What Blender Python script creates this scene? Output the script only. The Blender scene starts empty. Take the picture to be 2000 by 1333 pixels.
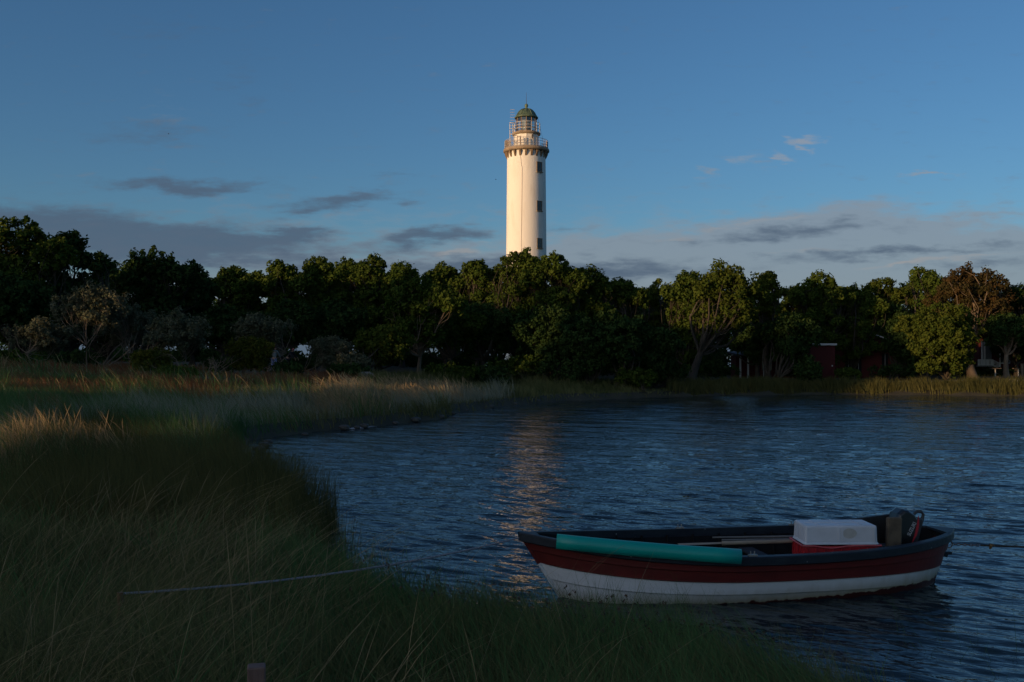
import bpy, math, random
import numpy as np
from mathutils import Vector, Matrix
R = math.radians
scene = bpy.context.scene
COL = scene.collection

# ------------------------------------------------------------------ camera
CAMH = 2.8; F = 1944.0; HY = 700.0
cam = bpy.data.cameras.new("camera"); co = bpy.data.objects.new("camera", cam); COL.objects.link(co)
co.location = (0, 0, CAMH); co.rotation_euler = (R(90), 0, 0)
cam.sensor_width = 36; cam.lens = 36 * F / 2000; cam.shift_y = (HY - 666.5) / 2000
cam.clip_start = 0.1; cam.clip_end = 20000
scene.camera = co

# ------------------------------------------------------------------ light
SUN_EL = 5.0; SUN_AZ = 52.0           # azimuth measured from -Y towards -X
SX, SY = -math.sin(R(SUN_AZ)), -math.cos(R(SUN_AZ))
sl = bpy.data.lights.new("sun", 'SUN'); so = bpy.data.objects.new("sun", sl); COL.objects.link(so)
sl.energy = 4.1; sl.angle = R(0.53); sl.color = (1.0, .62, .31)
sv = Vector((SX * math.cos(R(SUN_EL)), SY * math.cos(R(SUN_EL)), math.sin(R(SUN_EL))))
so.rotation_euler = sv.to_track_quat('Z', 'Y').to_euler()

scene.view_settings.view_transform = 'Standard'; scene.view_settings.look = 'None'
scene.view_settings.gamma = 1; scene.view_settings.exposure = 0
scene.render.engine = 'CYCLES'

def build_world():
    w = bpy.data.worlds.new("World"); scene.world = w; w.use_nodes = True
    nt = w.node_tree; N = nt.nodes; L = nt.links; N.clear()
    def nd(t, **k):
        n = N.new(t)
        for a, b in k.items(): setattr(n, a, b)
        return n
    def M(op, a, b=None, c=None, clamp=False):
        n = nd('ShaderNodeMath', operation=op); n.use_clamp = clamp
        for i, v in enumerate((a, b, c)):
            if v is None: continue
            if isinstance(v, (int, float)): n.inputs[i].default_value = v
            else: L.new(v, n.inputs[i])
        return n.outputs[0]
    out = nd('ShaderNodeOutputWorld'); bg = nd('ShaderNodeBackground'); L.new(bg.outputs[0], out.inputs[0])
    ST = 0.12; bg.inputs[1].default_value = ST
    sky = nd('ShaderNodeTexSky', sky_type='NISHITA'); sky.sun_disc = False
    sky.sun_elevation = R(SUN_EL + 3); sky.sun_rotation = math.atan2(SX, SY)
    sky.air_density = 1.0; sky.dust_density = 0.7; sky.ozone_density = 4.2
    tint = nd('ShaderNodeMix', data_type='RGBA', blend_type='MULTIPLY'); tint.inputs[0].default_value = 1
    L.new(sky.outputs[0], tint.inputs[6]); tint.inputs[7].default_value = SKYTINT
    tc = nd('ShaderNodeTexCoord'); sp = nd('ShaderNodeSeparateXYZ'); L.new(tc.outputs['Generated'], sp.inputs[0])
    x, y, z = sp.outputs
    ys = M('MAXIMUM', y, 0.05)
    U = M('MULTIPLY', M('DIVIDE', x, ys), 1.944); V = M('MULTIPLY', M('DIVIDE', z, ys), 1.944)   # tangent of bearing and height, 1 unit = 27 degrees
    # haze near the horizon and darker upper sky come from the sky model; warp for ragged cloud edges
    cmb = nd('ShaderNodeCombineXYZ'); L.new(M('MULTIPLY', U, 3.0), cmb.inputs[0]); L.new(M('MULTIPLY', V, 11.0), cmb.inputs[1])
    n1 = nd('ShaderNodeTexNoise'); n1.inputs['Scale'].default_value = 2.2; n1.inputs['Detail'].default_value = 7; n1.inputs['Roughness'].default_value = .58
    L.new(cmb.outputs[0], n1.inputs['Vector'])
    n2 = nd('ShaderNodeTexNoise'); n2.inputs['Scale'].default_value = 5.0; n2.inputs['Detail'].default_value = 6; n2.inputs['Roughness'].default_value = .6
    L.new(cmb.outputs[0], n2.inputs['Vector'])
    sc = nd('ShaderNodeSeparateColor'); L.new(n1.outputs['Color'], sc.inputs[0])
    wx = M('MULTIPLY', M('SUBTRACT', sc.outputs[0], .5), .22); wy = M('MULTIPLY', M('SUBTRACT', sc.outputs[1], .5), .075)
    Uw = M('ADD', U, wx); Vw = M('ADD', V, wy)
    def blob(cx, cy, rx, ry, rot, amp):
        cu, cv = (cx - 1000) / 1000, (HY - cy) / 1000; rx /= 1000; ry *= 1.3 / 1000
        c, s = math.cos(R(-rot)), math.sin(R(-rot))
        du = M('SUBTRACT', Uw, cu); dv = M('SUBTRACT', Vw, cv)
        a = M('ADD', M('MULTIPLY', du, c / rx), M('MULTIPLY', dv, s / rx))
        b = M('SUBTRACT', M('MULTIPLY', dv, c / ry), M('MULTIPLY', du, s / ry))
        r2 = M('ADD', M('MULTIPLY', a, a), M('MULTIPLY', b, b))
        return M('MULTIPLY', M('POWER', 2.718, M('MULTIPLY', r2, -1.0)), amp)
    def layer(bl, noise, k, lo, hi):
        s = None
        for b in bl:
            o = blob(*b); s = o if s is None else M('ADD', s, o)
        s = M('ADD', s, M('MULTIPLY', M('SUBTRACT', noise, .5), k))
        mr = nd('ShaderNodeMapRange', interpolation_type='SMOOTHSTEP'); L.new(s, mr.inputs[0])
        mr.inputs[1].default_value = lo; mr.inputs[2].default_value = hi
        return M('MULTIPLY', mr.outputs[0], M('GREATER_THAN', y, 0.05))
    light = layer(LIGHTB, n2.outputs[0], 1.5, .15, 1.15)
    dark = layer(DARKB, n2.outputs[0], 1.5, .06, 1.15)
    cream = layer(CREAMB, n2.outputs[0], 1.8, .25, 1.55)
    cur = tint.outputs[2]
    for fac, colr, mx in ((light, (.235, .275, .325), .8), (dark, (.078, .118, .178), .88), (cream, (.36, .335, .32), .6)):
        m = nd('ShaderNodeMix', data_type='RGBA'); L.new(M('MULTIPLY', fac, mx), m.inputs[0]); L.new(cur, m.inputs[6])
        m.inputs[7].default_value = tuple(c / ST for c in colr) + (1,); cur = m.outputs[2]
    # the bright warm sky round the low sun, behind the left shoulder of the camera
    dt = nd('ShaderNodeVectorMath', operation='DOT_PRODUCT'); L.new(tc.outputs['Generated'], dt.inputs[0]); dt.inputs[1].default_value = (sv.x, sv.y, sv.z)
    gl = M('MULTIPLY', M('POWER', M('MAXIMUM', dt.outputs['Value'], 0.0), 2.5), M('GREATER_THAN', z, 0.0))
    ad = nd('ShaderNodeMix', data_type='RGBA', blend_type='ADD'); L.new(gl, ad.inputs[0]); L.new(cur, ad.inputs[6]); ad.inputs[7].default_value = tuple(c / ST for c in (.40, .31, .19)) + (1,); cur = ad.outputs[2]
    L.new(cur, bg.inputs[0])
SKYTINT = (.93, .99, 1.0, 1)
DARKB = [(350, 362, 150, 11, 0, 1.2), (60, 455, 300, 38, 4, 1.3), (370, 480, 290, 30, 4, 1.2), (590, 462, 90, 8, -4, .8),
         (670, 395, 110, 13, -6, 1.0), (600, 420, 70, 7, -5, .6), (840, 462, 105, 13, -8, 1.1), (950, 520, 260, 16, 0, .9), (300, 262, 85, 24, 0, .55),
         (1100, 455, 50, 6, 0, .6), (1220, 530, 200, 14, 0, .8), (1540, 455, 190, 10, -4, .8), (1750, 492, 260, 8, -3, .8), (1950, 515, 160, 10, -4, .6), (780, 350, 60, 5, 0, .4),
         (330, 60, 90, 25, 0, .25), (480, 150, 40, 60, 0, .25), (1000, 660, 2500, 45, 0, 1.1)]
LIGHTB = [(1500, 460, 210, 22, -5, 1.1), (1640, 500, 330, 26, -3, 1.0), (1350, 500, 210, 20, -6, .8), (1780, 437, 130, 6, -3, .8), (1930, 510, 200, 25, -5, .9),
          (1690, 405, 70, 10, -7, .6), (1200, 520, 300, 26, 0, .7), (1470, 312, 42, 13, 20, .35), (1820, 350, 50, 3, 0, .7), (1850, 540, 260, 26, -4, .8),
          (1380, 338, 16, 7, 0, .6), (700, 520, 200, 14, 0, .6), (330, 240, 70, 40, -20, .3), (1000, 575, 2500, 115, 0, .9), (1600, 480, 420, 40, -4, .7)]
CREAMB = [(1480, 437, 130, 4, -4, .8), (1570, 490, 90, 4, -2, .7), (1576, 270, 40, 5, 6, 1.25), (1560, 286, 34, 6, 30, 1.1), (1525, 308, 42, 6, 32, .95), (1462, 312, 44, 8, 22, .6), (1815, 350, 60, 3, 1, .8), (1000, 600, 2500, 40, 0, .35), (900, 497, 55, 5, -5, 1.1), (1880, 500, 150, 4, -6, .8), (1740, 520, 120, 4, -6, .8),
          (1330, 462, 60, 4, -8, .7), (920, 470, 16, 3, -8, .8), (480, 533, 60, 3, 0, .7)]
build_world()

# ------------------------------------------------------------------ helpers
def tag(o, label=None, cat=None, group=None, kind=None):
    if label: o['label'] = label
    if cat: o['category'] = cat
    if group: o['group'] = group
    if kind: o['kind'] = kind
    return o
def link(name, me, parent=None, mat=None):
    o = bpy.data.objects.new(name, me); COL.objects.link(o)
    if mat is not None: me.materials.append(mat)
    if parent is not None: o.parent = parent
    return o
def thing(name, loc, label, cat, group=None, rz=0, rx=0):
    o = bpy.data.objects.new(name, None); COL.objects.link(o); o.location = loc; o.rotation_euler = (rx, 0, rz)
    o.empty_display_size = .2
    return tag(o, label, cat, group)
def fast_mesh(name, V, Q, mat, parent=None, tint=None, smooth=False):
    me = bpy.data.meshes.new(name); V = np.asarray(V, np.float32).reshape(-1, 3); Q = np.asarray(Q, np.int32); k = Q.shape[1]
    me.vertices.add(len(V)); me.vertices.foreach_set('co', V.ravel())
    me.loops.add(Q.size); me.loops.foreach_set('vertex_index', Q.ravel())
    me.polygons.add(len(Q)); me.polygons.foreach_set('loop_start', np.arange(0, Q.size, k, dtype=np.int32))
    me.polygons.foreach_set('use_smooth', np.full(len(Q), smooth, bool))
    me.update(calc_edges=True)
    if tint is not None:
        a = me.attributes.new('tint', 'FLOAT', 'POINT'); a.data.foreach_set('value', np.asarray(tint, np.float32))
    return link(name, me, parent, mat)
class MB:
    """collects shapes and links them as one mesh object"""
    def __init__(s): s.v = []; s.f = []; s.sm = []
    def add(s, vs, fs, smooth=False):
        b = len(s.v); s.v += [tuple(v) for v in vs]; s.f += [tuple(i + b for i in f) for f in fs]; s.sm += [smooth] * len(fs); return s
    def box(s, c, d, rz=0, rx=0, ry=0, taper=1.0):
        m = Matrix.Rotation(rz, 3, 'Z') @ Matrix.Rotation(ry, 3, 'Y') @ Matrix.Rotation(rx, 3, 'X'); vs = []
        for k in (-1, 1):
            t = taper if k > 0 else 1
            for a, b in ((-1, -1), (1, -1), (1, 1), (-1, 1)):
                vs.append(Vector(c) + m @ Vector((a * d[0] / 2 * t, b * d[1] / 2 * t, k * d[2] / 2)))
        return s.add(vs, [(3, 2, 1, 0), (4, 5, 6, 7), (0, 1, 5, 4), (1, 2, 6, 5), (2, 3, 7, 6), (3, 0, 4, 7)])
    def rbox(s, c, d, r=.02, rz=0, rx=0, ry=0, taper=1.0):
        """box with chamfered vertical edges and chamfered top"""
        m = Matrix.Rotation(rz, 3, 'Z') @ Matrix.Rotation(ry, 3, 'Y') @ Matrix.Rotation(rx, 3, 'X')
        hx, hy, hz = d[0] / 2, d[1] / 2, d[2] / 2; rings = []
        for z, t, ins in ((-hz, 1, 0), (hz - r, taper, 0), (hz - r * .3, taper, r * .3), (hz, taper, r)):
            ring = []
            for sx, sy in ((1, 1), (-1, 1), (-1, -1), (1, -1)):
                cx, cy = sx * (hx * t - r), sy * (hy * t - r); rr = max(r - ins, .001)
                a0 = {(1, 1): 0, (-1, 1): 90, (-1, -1): 180, (1, -1): 270}[(sx, sy)]
                for k in range(4):
                    a = R(a0 + k * 30); ring.append(Vector(c) + m @ Vector((cx + rr * math.cos(a), cy + rr * math.sin(a), z)))
            rings.append(ring)
        n = 16; vs = [v for r_ in rings for v in r_]; fs = [tuple(range(n - 1, -1, -1)), tuple(range(3 * n, 4 * n))]
        for i in range(3):
            for k in range(n): fs.append((i * n + k, i * n + (k + 1) % n, (i + 1) * n + (k + 1) % n, (i + 1) * n + k))
        return s.add(vs, fs)
    def lathe(s, prof, n=32, c=(0, 0, 0), smooth=True, cap=True):
        vs = []; fs = []
        for r, z in prof:
            for k in range(n):
                a = 2 * math.pi * k / n; vs.append((c[0] + r * math.cos(a), c[1] + r * math.sin(a), c[2] + z))
        for i in range(len(prof) - 1):
            for k in range(n): fs.append((i * n + k, i * n + (k + 1) % n, (i + 1) * n + (k + 1) % n, (i + 1) * n + k))
        s.add(vs, fs, smooth)
        if cap:
            s.add(vs[:n], [tuple(range(n - 1, -1, -1))]); s.add(vs[-n:], [tuple(range(n))])
        return s
    def tube(s, pts, rad, n=6, smooth=True, cap=True):
        pts = [Vector(p) for p in pts]; rad = rad if hasattr(rad, '__len__') else [rad] * len(pts); vs = []; fs = []; pu = None
        for i, p in enumerate(pts):
            d = (pts[min(i + 1, len(pts) - 1)] - pts[max(i - 1, 0)]).normalized()
            u = pu if pu is not None else (Vector((0, 0, 1)) if abs(d.z) < .9 else Vector((1, 0, 0)))
            u = (u - d * u.dot(d))
            if u.length < 1e-5: u = d.orthogonal()
            u.normalize(); pu = u; w = d.cross(u)
            for k in range(n):
                a = 2 * math.pi * k / n; vs.append(p + (u * math.cos(a) + w * math.sin(a)) * rad[i])
        for i in range(len(pts) - 1):
            for k in range(n): fs.append((i * n + k, i * n + (k + 1) % n, (i + 1) * n + (k + 1) % n, (i + 1) * n + k))
        s.add(vs, fs, smooth)
        if cap: s.add(vs[:n], [tuple(range(n - 1, -1, -1))]); s.add(vs[-n:], [tuple(range(n))])
        return s
    def ring(s, R_, z, r, n=40, a0=0, a1=360, c=(0, 0), m=5):
        k = max(3, int(n * (a1 - a0) / 360))
        return s.tube([(c[0] + R_ * math.cos(R(a0 + (a1 - a0) * i / k)), c[1] + R_ * math.sin(R(a0 + (a1 - a0) * i / k)), z) for i in range(k + 1)], r, m, cap=False)
    def build(s, name, mat, parent=None, bevel=0):
        me = bpy.data.meshes.new(name); me.from_pydata(s.v, [], s.f); me.polygons.foreach_set('use_smooth', s.sm); me.update()
        o = link(name, me, parent, mat)
        if bevel:
            b = o.modifiers.new('bevel', 'BEVEL'); b.width = bevel; b.segments = 2; b.limit_method = 'ANGLE'; b.angle_limit = R(40)
        return o

# ------------------------------------------------------------------ materials
def mat(name, col, col2=None, scale=4, rough=.7, bump=0, detail=5, metal=0, spec=.5, stretch=(1, 1, 1), lo=.35, hi=.65, bscale=None, coat=0):
    m = bpy.data.materials.new(name); m.use_nodes = True; nt = m.node_tree; N = nt.nodes; L = nt.links
    b = N['Principled BSDF']; b.inputs['Roughness'].default_value = rough; b.inputs['Metallic'].default_value = metal
    b.inputs['Specular IOR Level'].default_value = spec; b.inputs['Coat Weight'].default_value = coat
    b.inputs['Base Color'].default_value = tuple(col) + (1,)
    tc = N.new('ShaderNodeTexCoord'); mp = N.new('ShaderNodeMapping'); L.new(tc.outputs['Object'], mp.inputs[0]); mp.inputs['Scale'].default_value = stretch
    if col2 is not None:
        n = N.new('ShaderNodeTexNoise'); n.inputs['Scale'].default_value = scale; n.inputs['Detail'].default_value = detail; n.inputs['Roughness'].default_value = .6
        L.new(mp.outputs[0], n.inputs['Vector']); r = N.new('ShaderNodeValToRGB'); L.new(n.outputs[0], r.inputs[0])
        r.color_ramp.elements[0].position = lo; r.color_ramp.elements[0].color = tuple(col) + (1,)
        r.color_ramp.elements[1].position = hi; r.color_ramp.elements[1].color = tuple(col2) + (1,)
        L.new(r.outputs[0], b.inputs['Base Color'])
    if bump:
        n = N.new('ShaderNodeTexNoise'); n.inputs['Scale'].default_value = bscale or scale * 3; n.inputs['Detail'].default_value = 6
        L.new(mp.outputs[0], n.inputs['Vector']); bp = N.new('ShaderNodeBump'); bp.inputs['Strength'].default_value = bump; bp.inputs['Distance'].default_value = .02
        L.new(n.outputs[0], bp.inputs['Height']); L.new(bp.outputs[0], b.inputs['Normal'])
    return m
def leafmat(name, c1, c2, trans=.25, gloss=0.0):
    """leaf material: two real leaf colours mixed by the leaf's own tint"""
    m = bpy.data.materials.new(name); m.use_nodes = True; nt = m.node_tree; N = nt.nodes; L = nt.links; N.clear()
    out = N.new('ShaderNodeOutputMaterial'); at = N.new('ShaderNodeAttribute'); at.attribute_name = 'tint'
    r = N.new('ShaderNodeValToRGB'); r.color_ramp.elements[0].color = tuple(c1) + (1,); r.color_ramp.elements[1].color = tuple(c2) + (1,); L.new(at.outputs['Fac'], r.inputs[0])
    d = N.new('ShaderNodeBsdfDiffuse'); t = N.new('ShaderNodeBsdfTranslucent'); x = N.new('ShaderNodeMixShader'); x.inputs[0].default_value = trans
    L.new(r.outputs[0], d.inputs[0]); L.new(r.outputs[0], t.inputs[0]); L.new(d.outputs[0], x.inputs[1]); L.new(t.outputs[0], x.inputs[2])
    cur = x.outputs[0]
    if gloss:
        g = N.new('ShaderNodeBsdfGlossy'); g.inputs['Roughness'].default_value = .45; y = N.new('ShaderNodeMixShader'); y.inputs[0].default_value = gloss
        L.new(cur, y.inputs[1]); L.new(g.outputs[0], y.inputs[2]); cur = y.outputs[0]
    L.new(cur, out.inputs[0]); return m

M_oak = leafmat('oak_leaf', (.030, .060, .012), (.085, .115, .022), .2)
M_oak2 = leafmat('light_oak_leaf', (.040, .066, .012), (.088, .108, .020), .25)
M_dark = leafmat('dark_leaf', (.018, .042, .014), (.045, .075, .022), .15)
M_pine = leafmat('pine_needles', (.040, .040, .016), (.068, .042, .018), .1)
M_grey = leafmat('grey_shrub_leaf', (.065, .080, .045), (.150, .150, .095), .2)
M_olive = leafmat('olive_shrub_leaf', (.06, .08, .015), (.13, .12, .02), .3)
M_bark = mat('bark', (.032, .026, .019), (.065, .052, .038), 3, .9, .5, stretch=(1, 1, .3))
M_barkl = mat('pale_bark', (.12, .09, .06), (.21, .155, .11), 3, .9, .4, stretch=(1, 1, .3))
M_gg = leafmat('green_grass', (.055, .078, .026), (.210, .200, .085), .3)
M_fg = leafmat('fresh_green_grass', (.035, .085, .028), (.120, .215, .075), .3)
M_sg = leafmat('silver_grass', (.150, .170, .120), (.330, .330, .240), .3)
M_dg = leafmat('dry_grass', (.20, .15, .08), (.48, .35, .19), .3)
M_rg = leafmat('red_meadow_grass', (.13, .065, .032), (.27, .125, .060), .3)
M_reed = leafmat('reed', (.050, .060, .022), (.130, .120, .045), .3)
M_sedge = mat('sedge_head', (.045, .022, .012), (.08, .04, .02), 20)

# ------------------------------------------------------------------ noise for layout
_rs = np.random.RandomState(7); _g = _rs.rand(256, 256)
def vnoise(x, y, s):
    x = np.asarray(x) / s + 100.3; y = np.asarray(y) / s + 57.7; xi = np.floor(x).astype(int); yi = np.floor(y).astype(int); fx = x - xi; fy = y - yi
    fx = fx * fx * (3 - 2 * fx); fy = fy * fy * (3 - 2 * fy); g = lambda a, b: _g[a % 256, b % 256]
    return (g(xi, yi) * (1 - fx) + g(xi + 1, yi) * fx) * (1 - fy) + (g(xi, yi + 1) * (1 - fx) + g(xi + 1, yi + 1) * fx) * fy
def sstep(a, b, x):
    t = np.clip((x - a) / (b - a), 0, 1); return t * t * (3 - 2 * t)

# ------------------------------------------------------------------ land
SHORE = [(41, 72.4), (32, 75.5), (24, 77.4), (17, 75.5), (11, 72.2), (7, 68.5), (3.2, 65.3), (0.6, 60), (-2.6, 52), (-3.2, 46.5), (-5.0, 42), (-7.6, 37.6), (-9.2, 33.5), (-8.3, 31.2), (-8.9, 28.0), (-7.3, 24.8),
         (-5.2, 20.5), (-3.8, 17.4), (-3.25, 15.4), (-3.05, 13.9), (-2.35, 12.5), (-1.45, 11.3), (-.4, 10.35), (.7, 9.7), (1.65, 9.0), (2.35, 8.0), (2.85, 6.8), (3.3, 4.6), (5, 1.5), (9, -2), (22, -8), (45, -25),
         (20, -75), (-40, -90), (-140, -60), (-190, 40), (-160, 140), (-80, 172), (10, 176), (80, 160), (125, 120), (120, 85), (80, 70), (60, 69)]
SH = np.array(SHORE)
def sdist(x, y):
    """signed distance to the shore line, positive on land"""
    x = np.asarray(x, float); y = np.asarray(y, float); best = np.full(x.shape, 1e9); ins = np.zeros(x.shape, bool)
    n = len(SH)
    for i in range(n):
        ax, ay = SH[i]; bx, by = SH[(i + 1) % n]; dx, dy = bx - ax, by - ay
        t = np.clip(((x - ax) * dx + (y - ay) * dy) / (dx * dx + dy * dy), 0, 1)
        best = np.minimum(best, np.hypot(x - ax - t * dx, y - ay - t * dy))
        c = ((ay > y) != (by > y)) & (x < (bx - ax) * (y - ay) / ((by - ay) if by != ay else 1e-9) + ax); ins ^= c
    best = best + (vnoise(x, y, 1.1) - .5) * .5 * np.where(ins, 1, -1)
    return np.where(ins, best, -best)
def ground(x, y, d=None):
    if d is None: d = sdist(x, y)
    x = np.asarray(x, float); y = np.asarray(y, float)
    cap = 1.05 + 1.15 * sstep(2, -16, x) * sstep(16, 45, y)
    bank = (.14 + .28 * sstep(18, 28, y)) * sstep(0, .45, d)
    rise = cap * (1 - np.exp(-np.maximum(d - 2.0 * sstep(18, 28, y), 0) * .075)) * .95
    z = np.where(d > 0, bank + rise + (vnoise(x, y, 2.3) - .5) * .14 * sstep(0, 2, d), np.maximum(d * .28, -1.5) - .02)
    return z
def gz(x, y): return float(ground(np.array([x]), np.array([y]))[0])
def gx(px, Y): return (px - 1000) / F * Y
def zz(py, Y): return CAMH + (HY - py) / F * Y
def W(px, py, Y): return Vector((gx(px, Y), Y, zz(py, Y)))

def axis(lo, hi, c, fine, n):
    t = np.linspace(-1, 1, n); s = np.sinh(t * fine) / math.sinh(fine); return np.where(s < 0, c + s * (c - lo), c + s * (hi - c))
def make_ground():
    xs = axis(-3000, 3000, 0, 8.2, 520); ys = axis(-3000, 3500, 14, 7.6, 640)
    X, Y = np.meshgrid(xs, ys); Z = ground(X, Y); n, m = X.shape
    V = np.stack([X, Y, Z], -1).reshape(-1, 3); i = np.arange(n * m).reshape(n, m)
    Q = np.stack([i[:-1, :-1], i[:-1, 1:], i[1:, 1:], i[1:, :-1]], -1).reshape(-1, 4)
    g = mat('soil', (.028, .026, .016), (.055, .050, .026), .8, .95, .6, bscale=6)
    tag(fast_mesh('ground', V, Q, g, smooth=True), kind='structure')
make_ground()

# ------------------------------------------------------------------ water
def make_water():
    rs = np.random.RandomState(3)
    rr = np.concatenate([np.linspace(.5, 6, 12)[:-1], 6 * (95 / 6) ** np.linspace(0, 1, 900), 95 * (3500 / 95) ** np.linspace(0, 1, 40)[1:]])
    fine = np.linspace(-.66, .66, 640); side = np.linspace(.66, 2 * math.pi - .66, 60)[1:-1]
    th = np.concatenate([fine, side]); T, RR = np.meshgrid(th, rr)
    X = RR * np.sin(T); Y = RR * np.cos(T); Z = np.zeros_like(X)
    base = math.atan2(-.82, -.57)
    for k in range(90):
        lam = .17 * (1.7 / .17) ** rs.rand(); a = base + rs.randn() * .30; amp = lam * .0052 * (.6 + .8 * rs.rand()) * (1.45 if lam < .5 else .30)
        kk = 2 * math.pi / lam; ph = rs.rand() * 6.283
        sp = np.maximum(RR * .0022, RR * RR * .00007)      # mesh spacing grows with distance: leave waves it cannot carry to the finer relief of the material
        fade = np.clip((lam / np.maximum(RR * .0031, 1e-3) - 2.5) / 3, 0, 1)
        arg = kk * (X * math.cos(a) + Y * math.sin(a)) + ph + 1.2 * (vnoise(X, Y, 3.1) - .5) * 2
        Z += amp * fade * (np.sin(arg) + .25 * np.sin(2 * arg + .6))
    Z *= .62 + .38 * sstep(9.5, 18, Y)
    n, m = X.shape; V = np.stack([X, Y, Z], -1).reshape(-1, 3); i = np.arange(n * m).reshape(n, m); j = np.roll(i, -1, 1)
    Q = np.stack([i[:-1], i[1:], j[1:], j[:-1]], -1).reshape(-1, 4)
    mt = bpy.data.materials.new('water'); mt.use_nodes = True; nt = mt.node_tree; N = nt.nodes; L = nt.links; b = N['Principled BSDF']
    b.inputs['Base Color'].default_value = (.014, .026, .032, 1); b.inputs['Roughness'].default_value = .02; b.inputs['IOR'].default_value = 1.333
    tc = N.new('ShaderNodeTexCoord'); prev = None
    sx = N.new('ShaderNodeSeparateXYZ'); L.new(tc.outputs['Object'], sx.inputs[0]); shel = N.new('ShaderNodeMapRange'); L.new(sx.outputs[1], shel.inputs[0])   # sheltered water under the near bank
    for i_, v_ in ((1, 9.5), (2, 24), (3, .60), (4, 1.2)): shel.inputs[i_].default_value = v_
    far = N.new('ShaderNodeMapRange'); L.new(sx.outputs[1], far.inputs[0])   # longer chop in the open part of the bay
    for i_, v_ in ((1, 18), (2, 45), (3, 0), (4, 1)): far.inputs[i_].default_value = v_
    for sc_, st, dist, det, an in ((.75, (.22, 1, 1), .21, 2, 22), (2.4, (.27, 1, 1), .030, 3, 31), (6.5, (.27, 1, 1), .026, 3, 28), (17, (.32, 1, 1), .010, 2, 33)):
        mp = N.new('ShaderNodeMapping'); mp.inputs['Rotation'].default_value = (0, 0, R(an)); L.new(tc.outputs['Object'], mp.inputs[0])
        mp2 = N.new('ShaderNodeMapping'); mp2.inputs['Scale'].default_value = st; L.new(mp.outputs[0], mp2.inputs[0])
        n1 = N.new('ShaderNodeTexNoise'); n1.inputs['Scale'].default_value = sc_; n1.inputs['Detail'].default_value = det; n1.inputs['Roughness'].default_value = .5
        L.new(mp2.outputs[0], n1.inputs['Vector']); bp = N.new('ShaderNodeBump'); bp.inputs['Distance'].default_value = dist; L.new((far if sc_ < 1 else shel).outputs[0], bp.inputs['Strength'])
        L.new(n1.outputs[0], bp.inputs['Height'])
        if prev: L.new(prev, bp.inputs['Normal'])
        prev = bp.outputs[0]
    L.new(prev, b.inputs['Normal'])
    o = fast_mesh('water', V, Q, mt, smooth=True); tag(o, kind='structure')
WBUMP = 1.0
make_water()

# ------------------------------------------------------------------ trees
RSC = 1.22
def leaves(rs, C, rad, n, size, flat=1.0, up=.3):
    """n leaf quads round every clump centre C (K,3) of radius rad (K,), facing outwards and upwards"""
    K = len(C); d = rs.randn(K, n, 3); d /= np.linalg.norm(d, axis=-1, keepdims=True)
    r = rad[:, None, None] * (rs.rand(K, n, 1) ** .45); P = C[:, None, :] + d * r * np.array([1, 1, flat])
    nn = d + rs.randn(K, n, 3) * .7 + np.array([0, 0, up]); nn /= np.linalg.norm(nn, axis=-1, keepdims=True)
    a = np.cross(nn, rs.randn(K, n, 3)); a /= np.linalg.norm(a, axis=-1, keepdims=True) + 1e-9; b = np.cross(nn, a)
    s = size * (.6 + .8 * rs.rand(K, n, 1)); P = P.reshape(-1, 3); a = (a * s).reshape(-1, 3); b = (b * s * .62).reshape(-1, 3)
    V = np.stack([P - a, P - b + a * .15, P + a, P + b - a * .15], 1).reshape(-1, 3)
    Q = np.arange(len(V)).reshape(-1, 4)
    return V, Q
def curve(p, q, rs, bend=.15, n=5, sag=0):
    p = np.array(p, float); q = np.array(q, float); L_ = np.linalg.norm(q - p); o = rs.randn(3) * bend * L_; o2 = rs.randn(3) * bend * .6 * L_
    return [p + (q - p) * t + o * math.sin(math.pi * t) + o2 * math.sin(2 * math.pi * t) * .5 + np.array([0, 0, -sag * L_ * math.sin(math.pi * t)]) for t in np.linspace(0, 1, n)]
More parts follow.
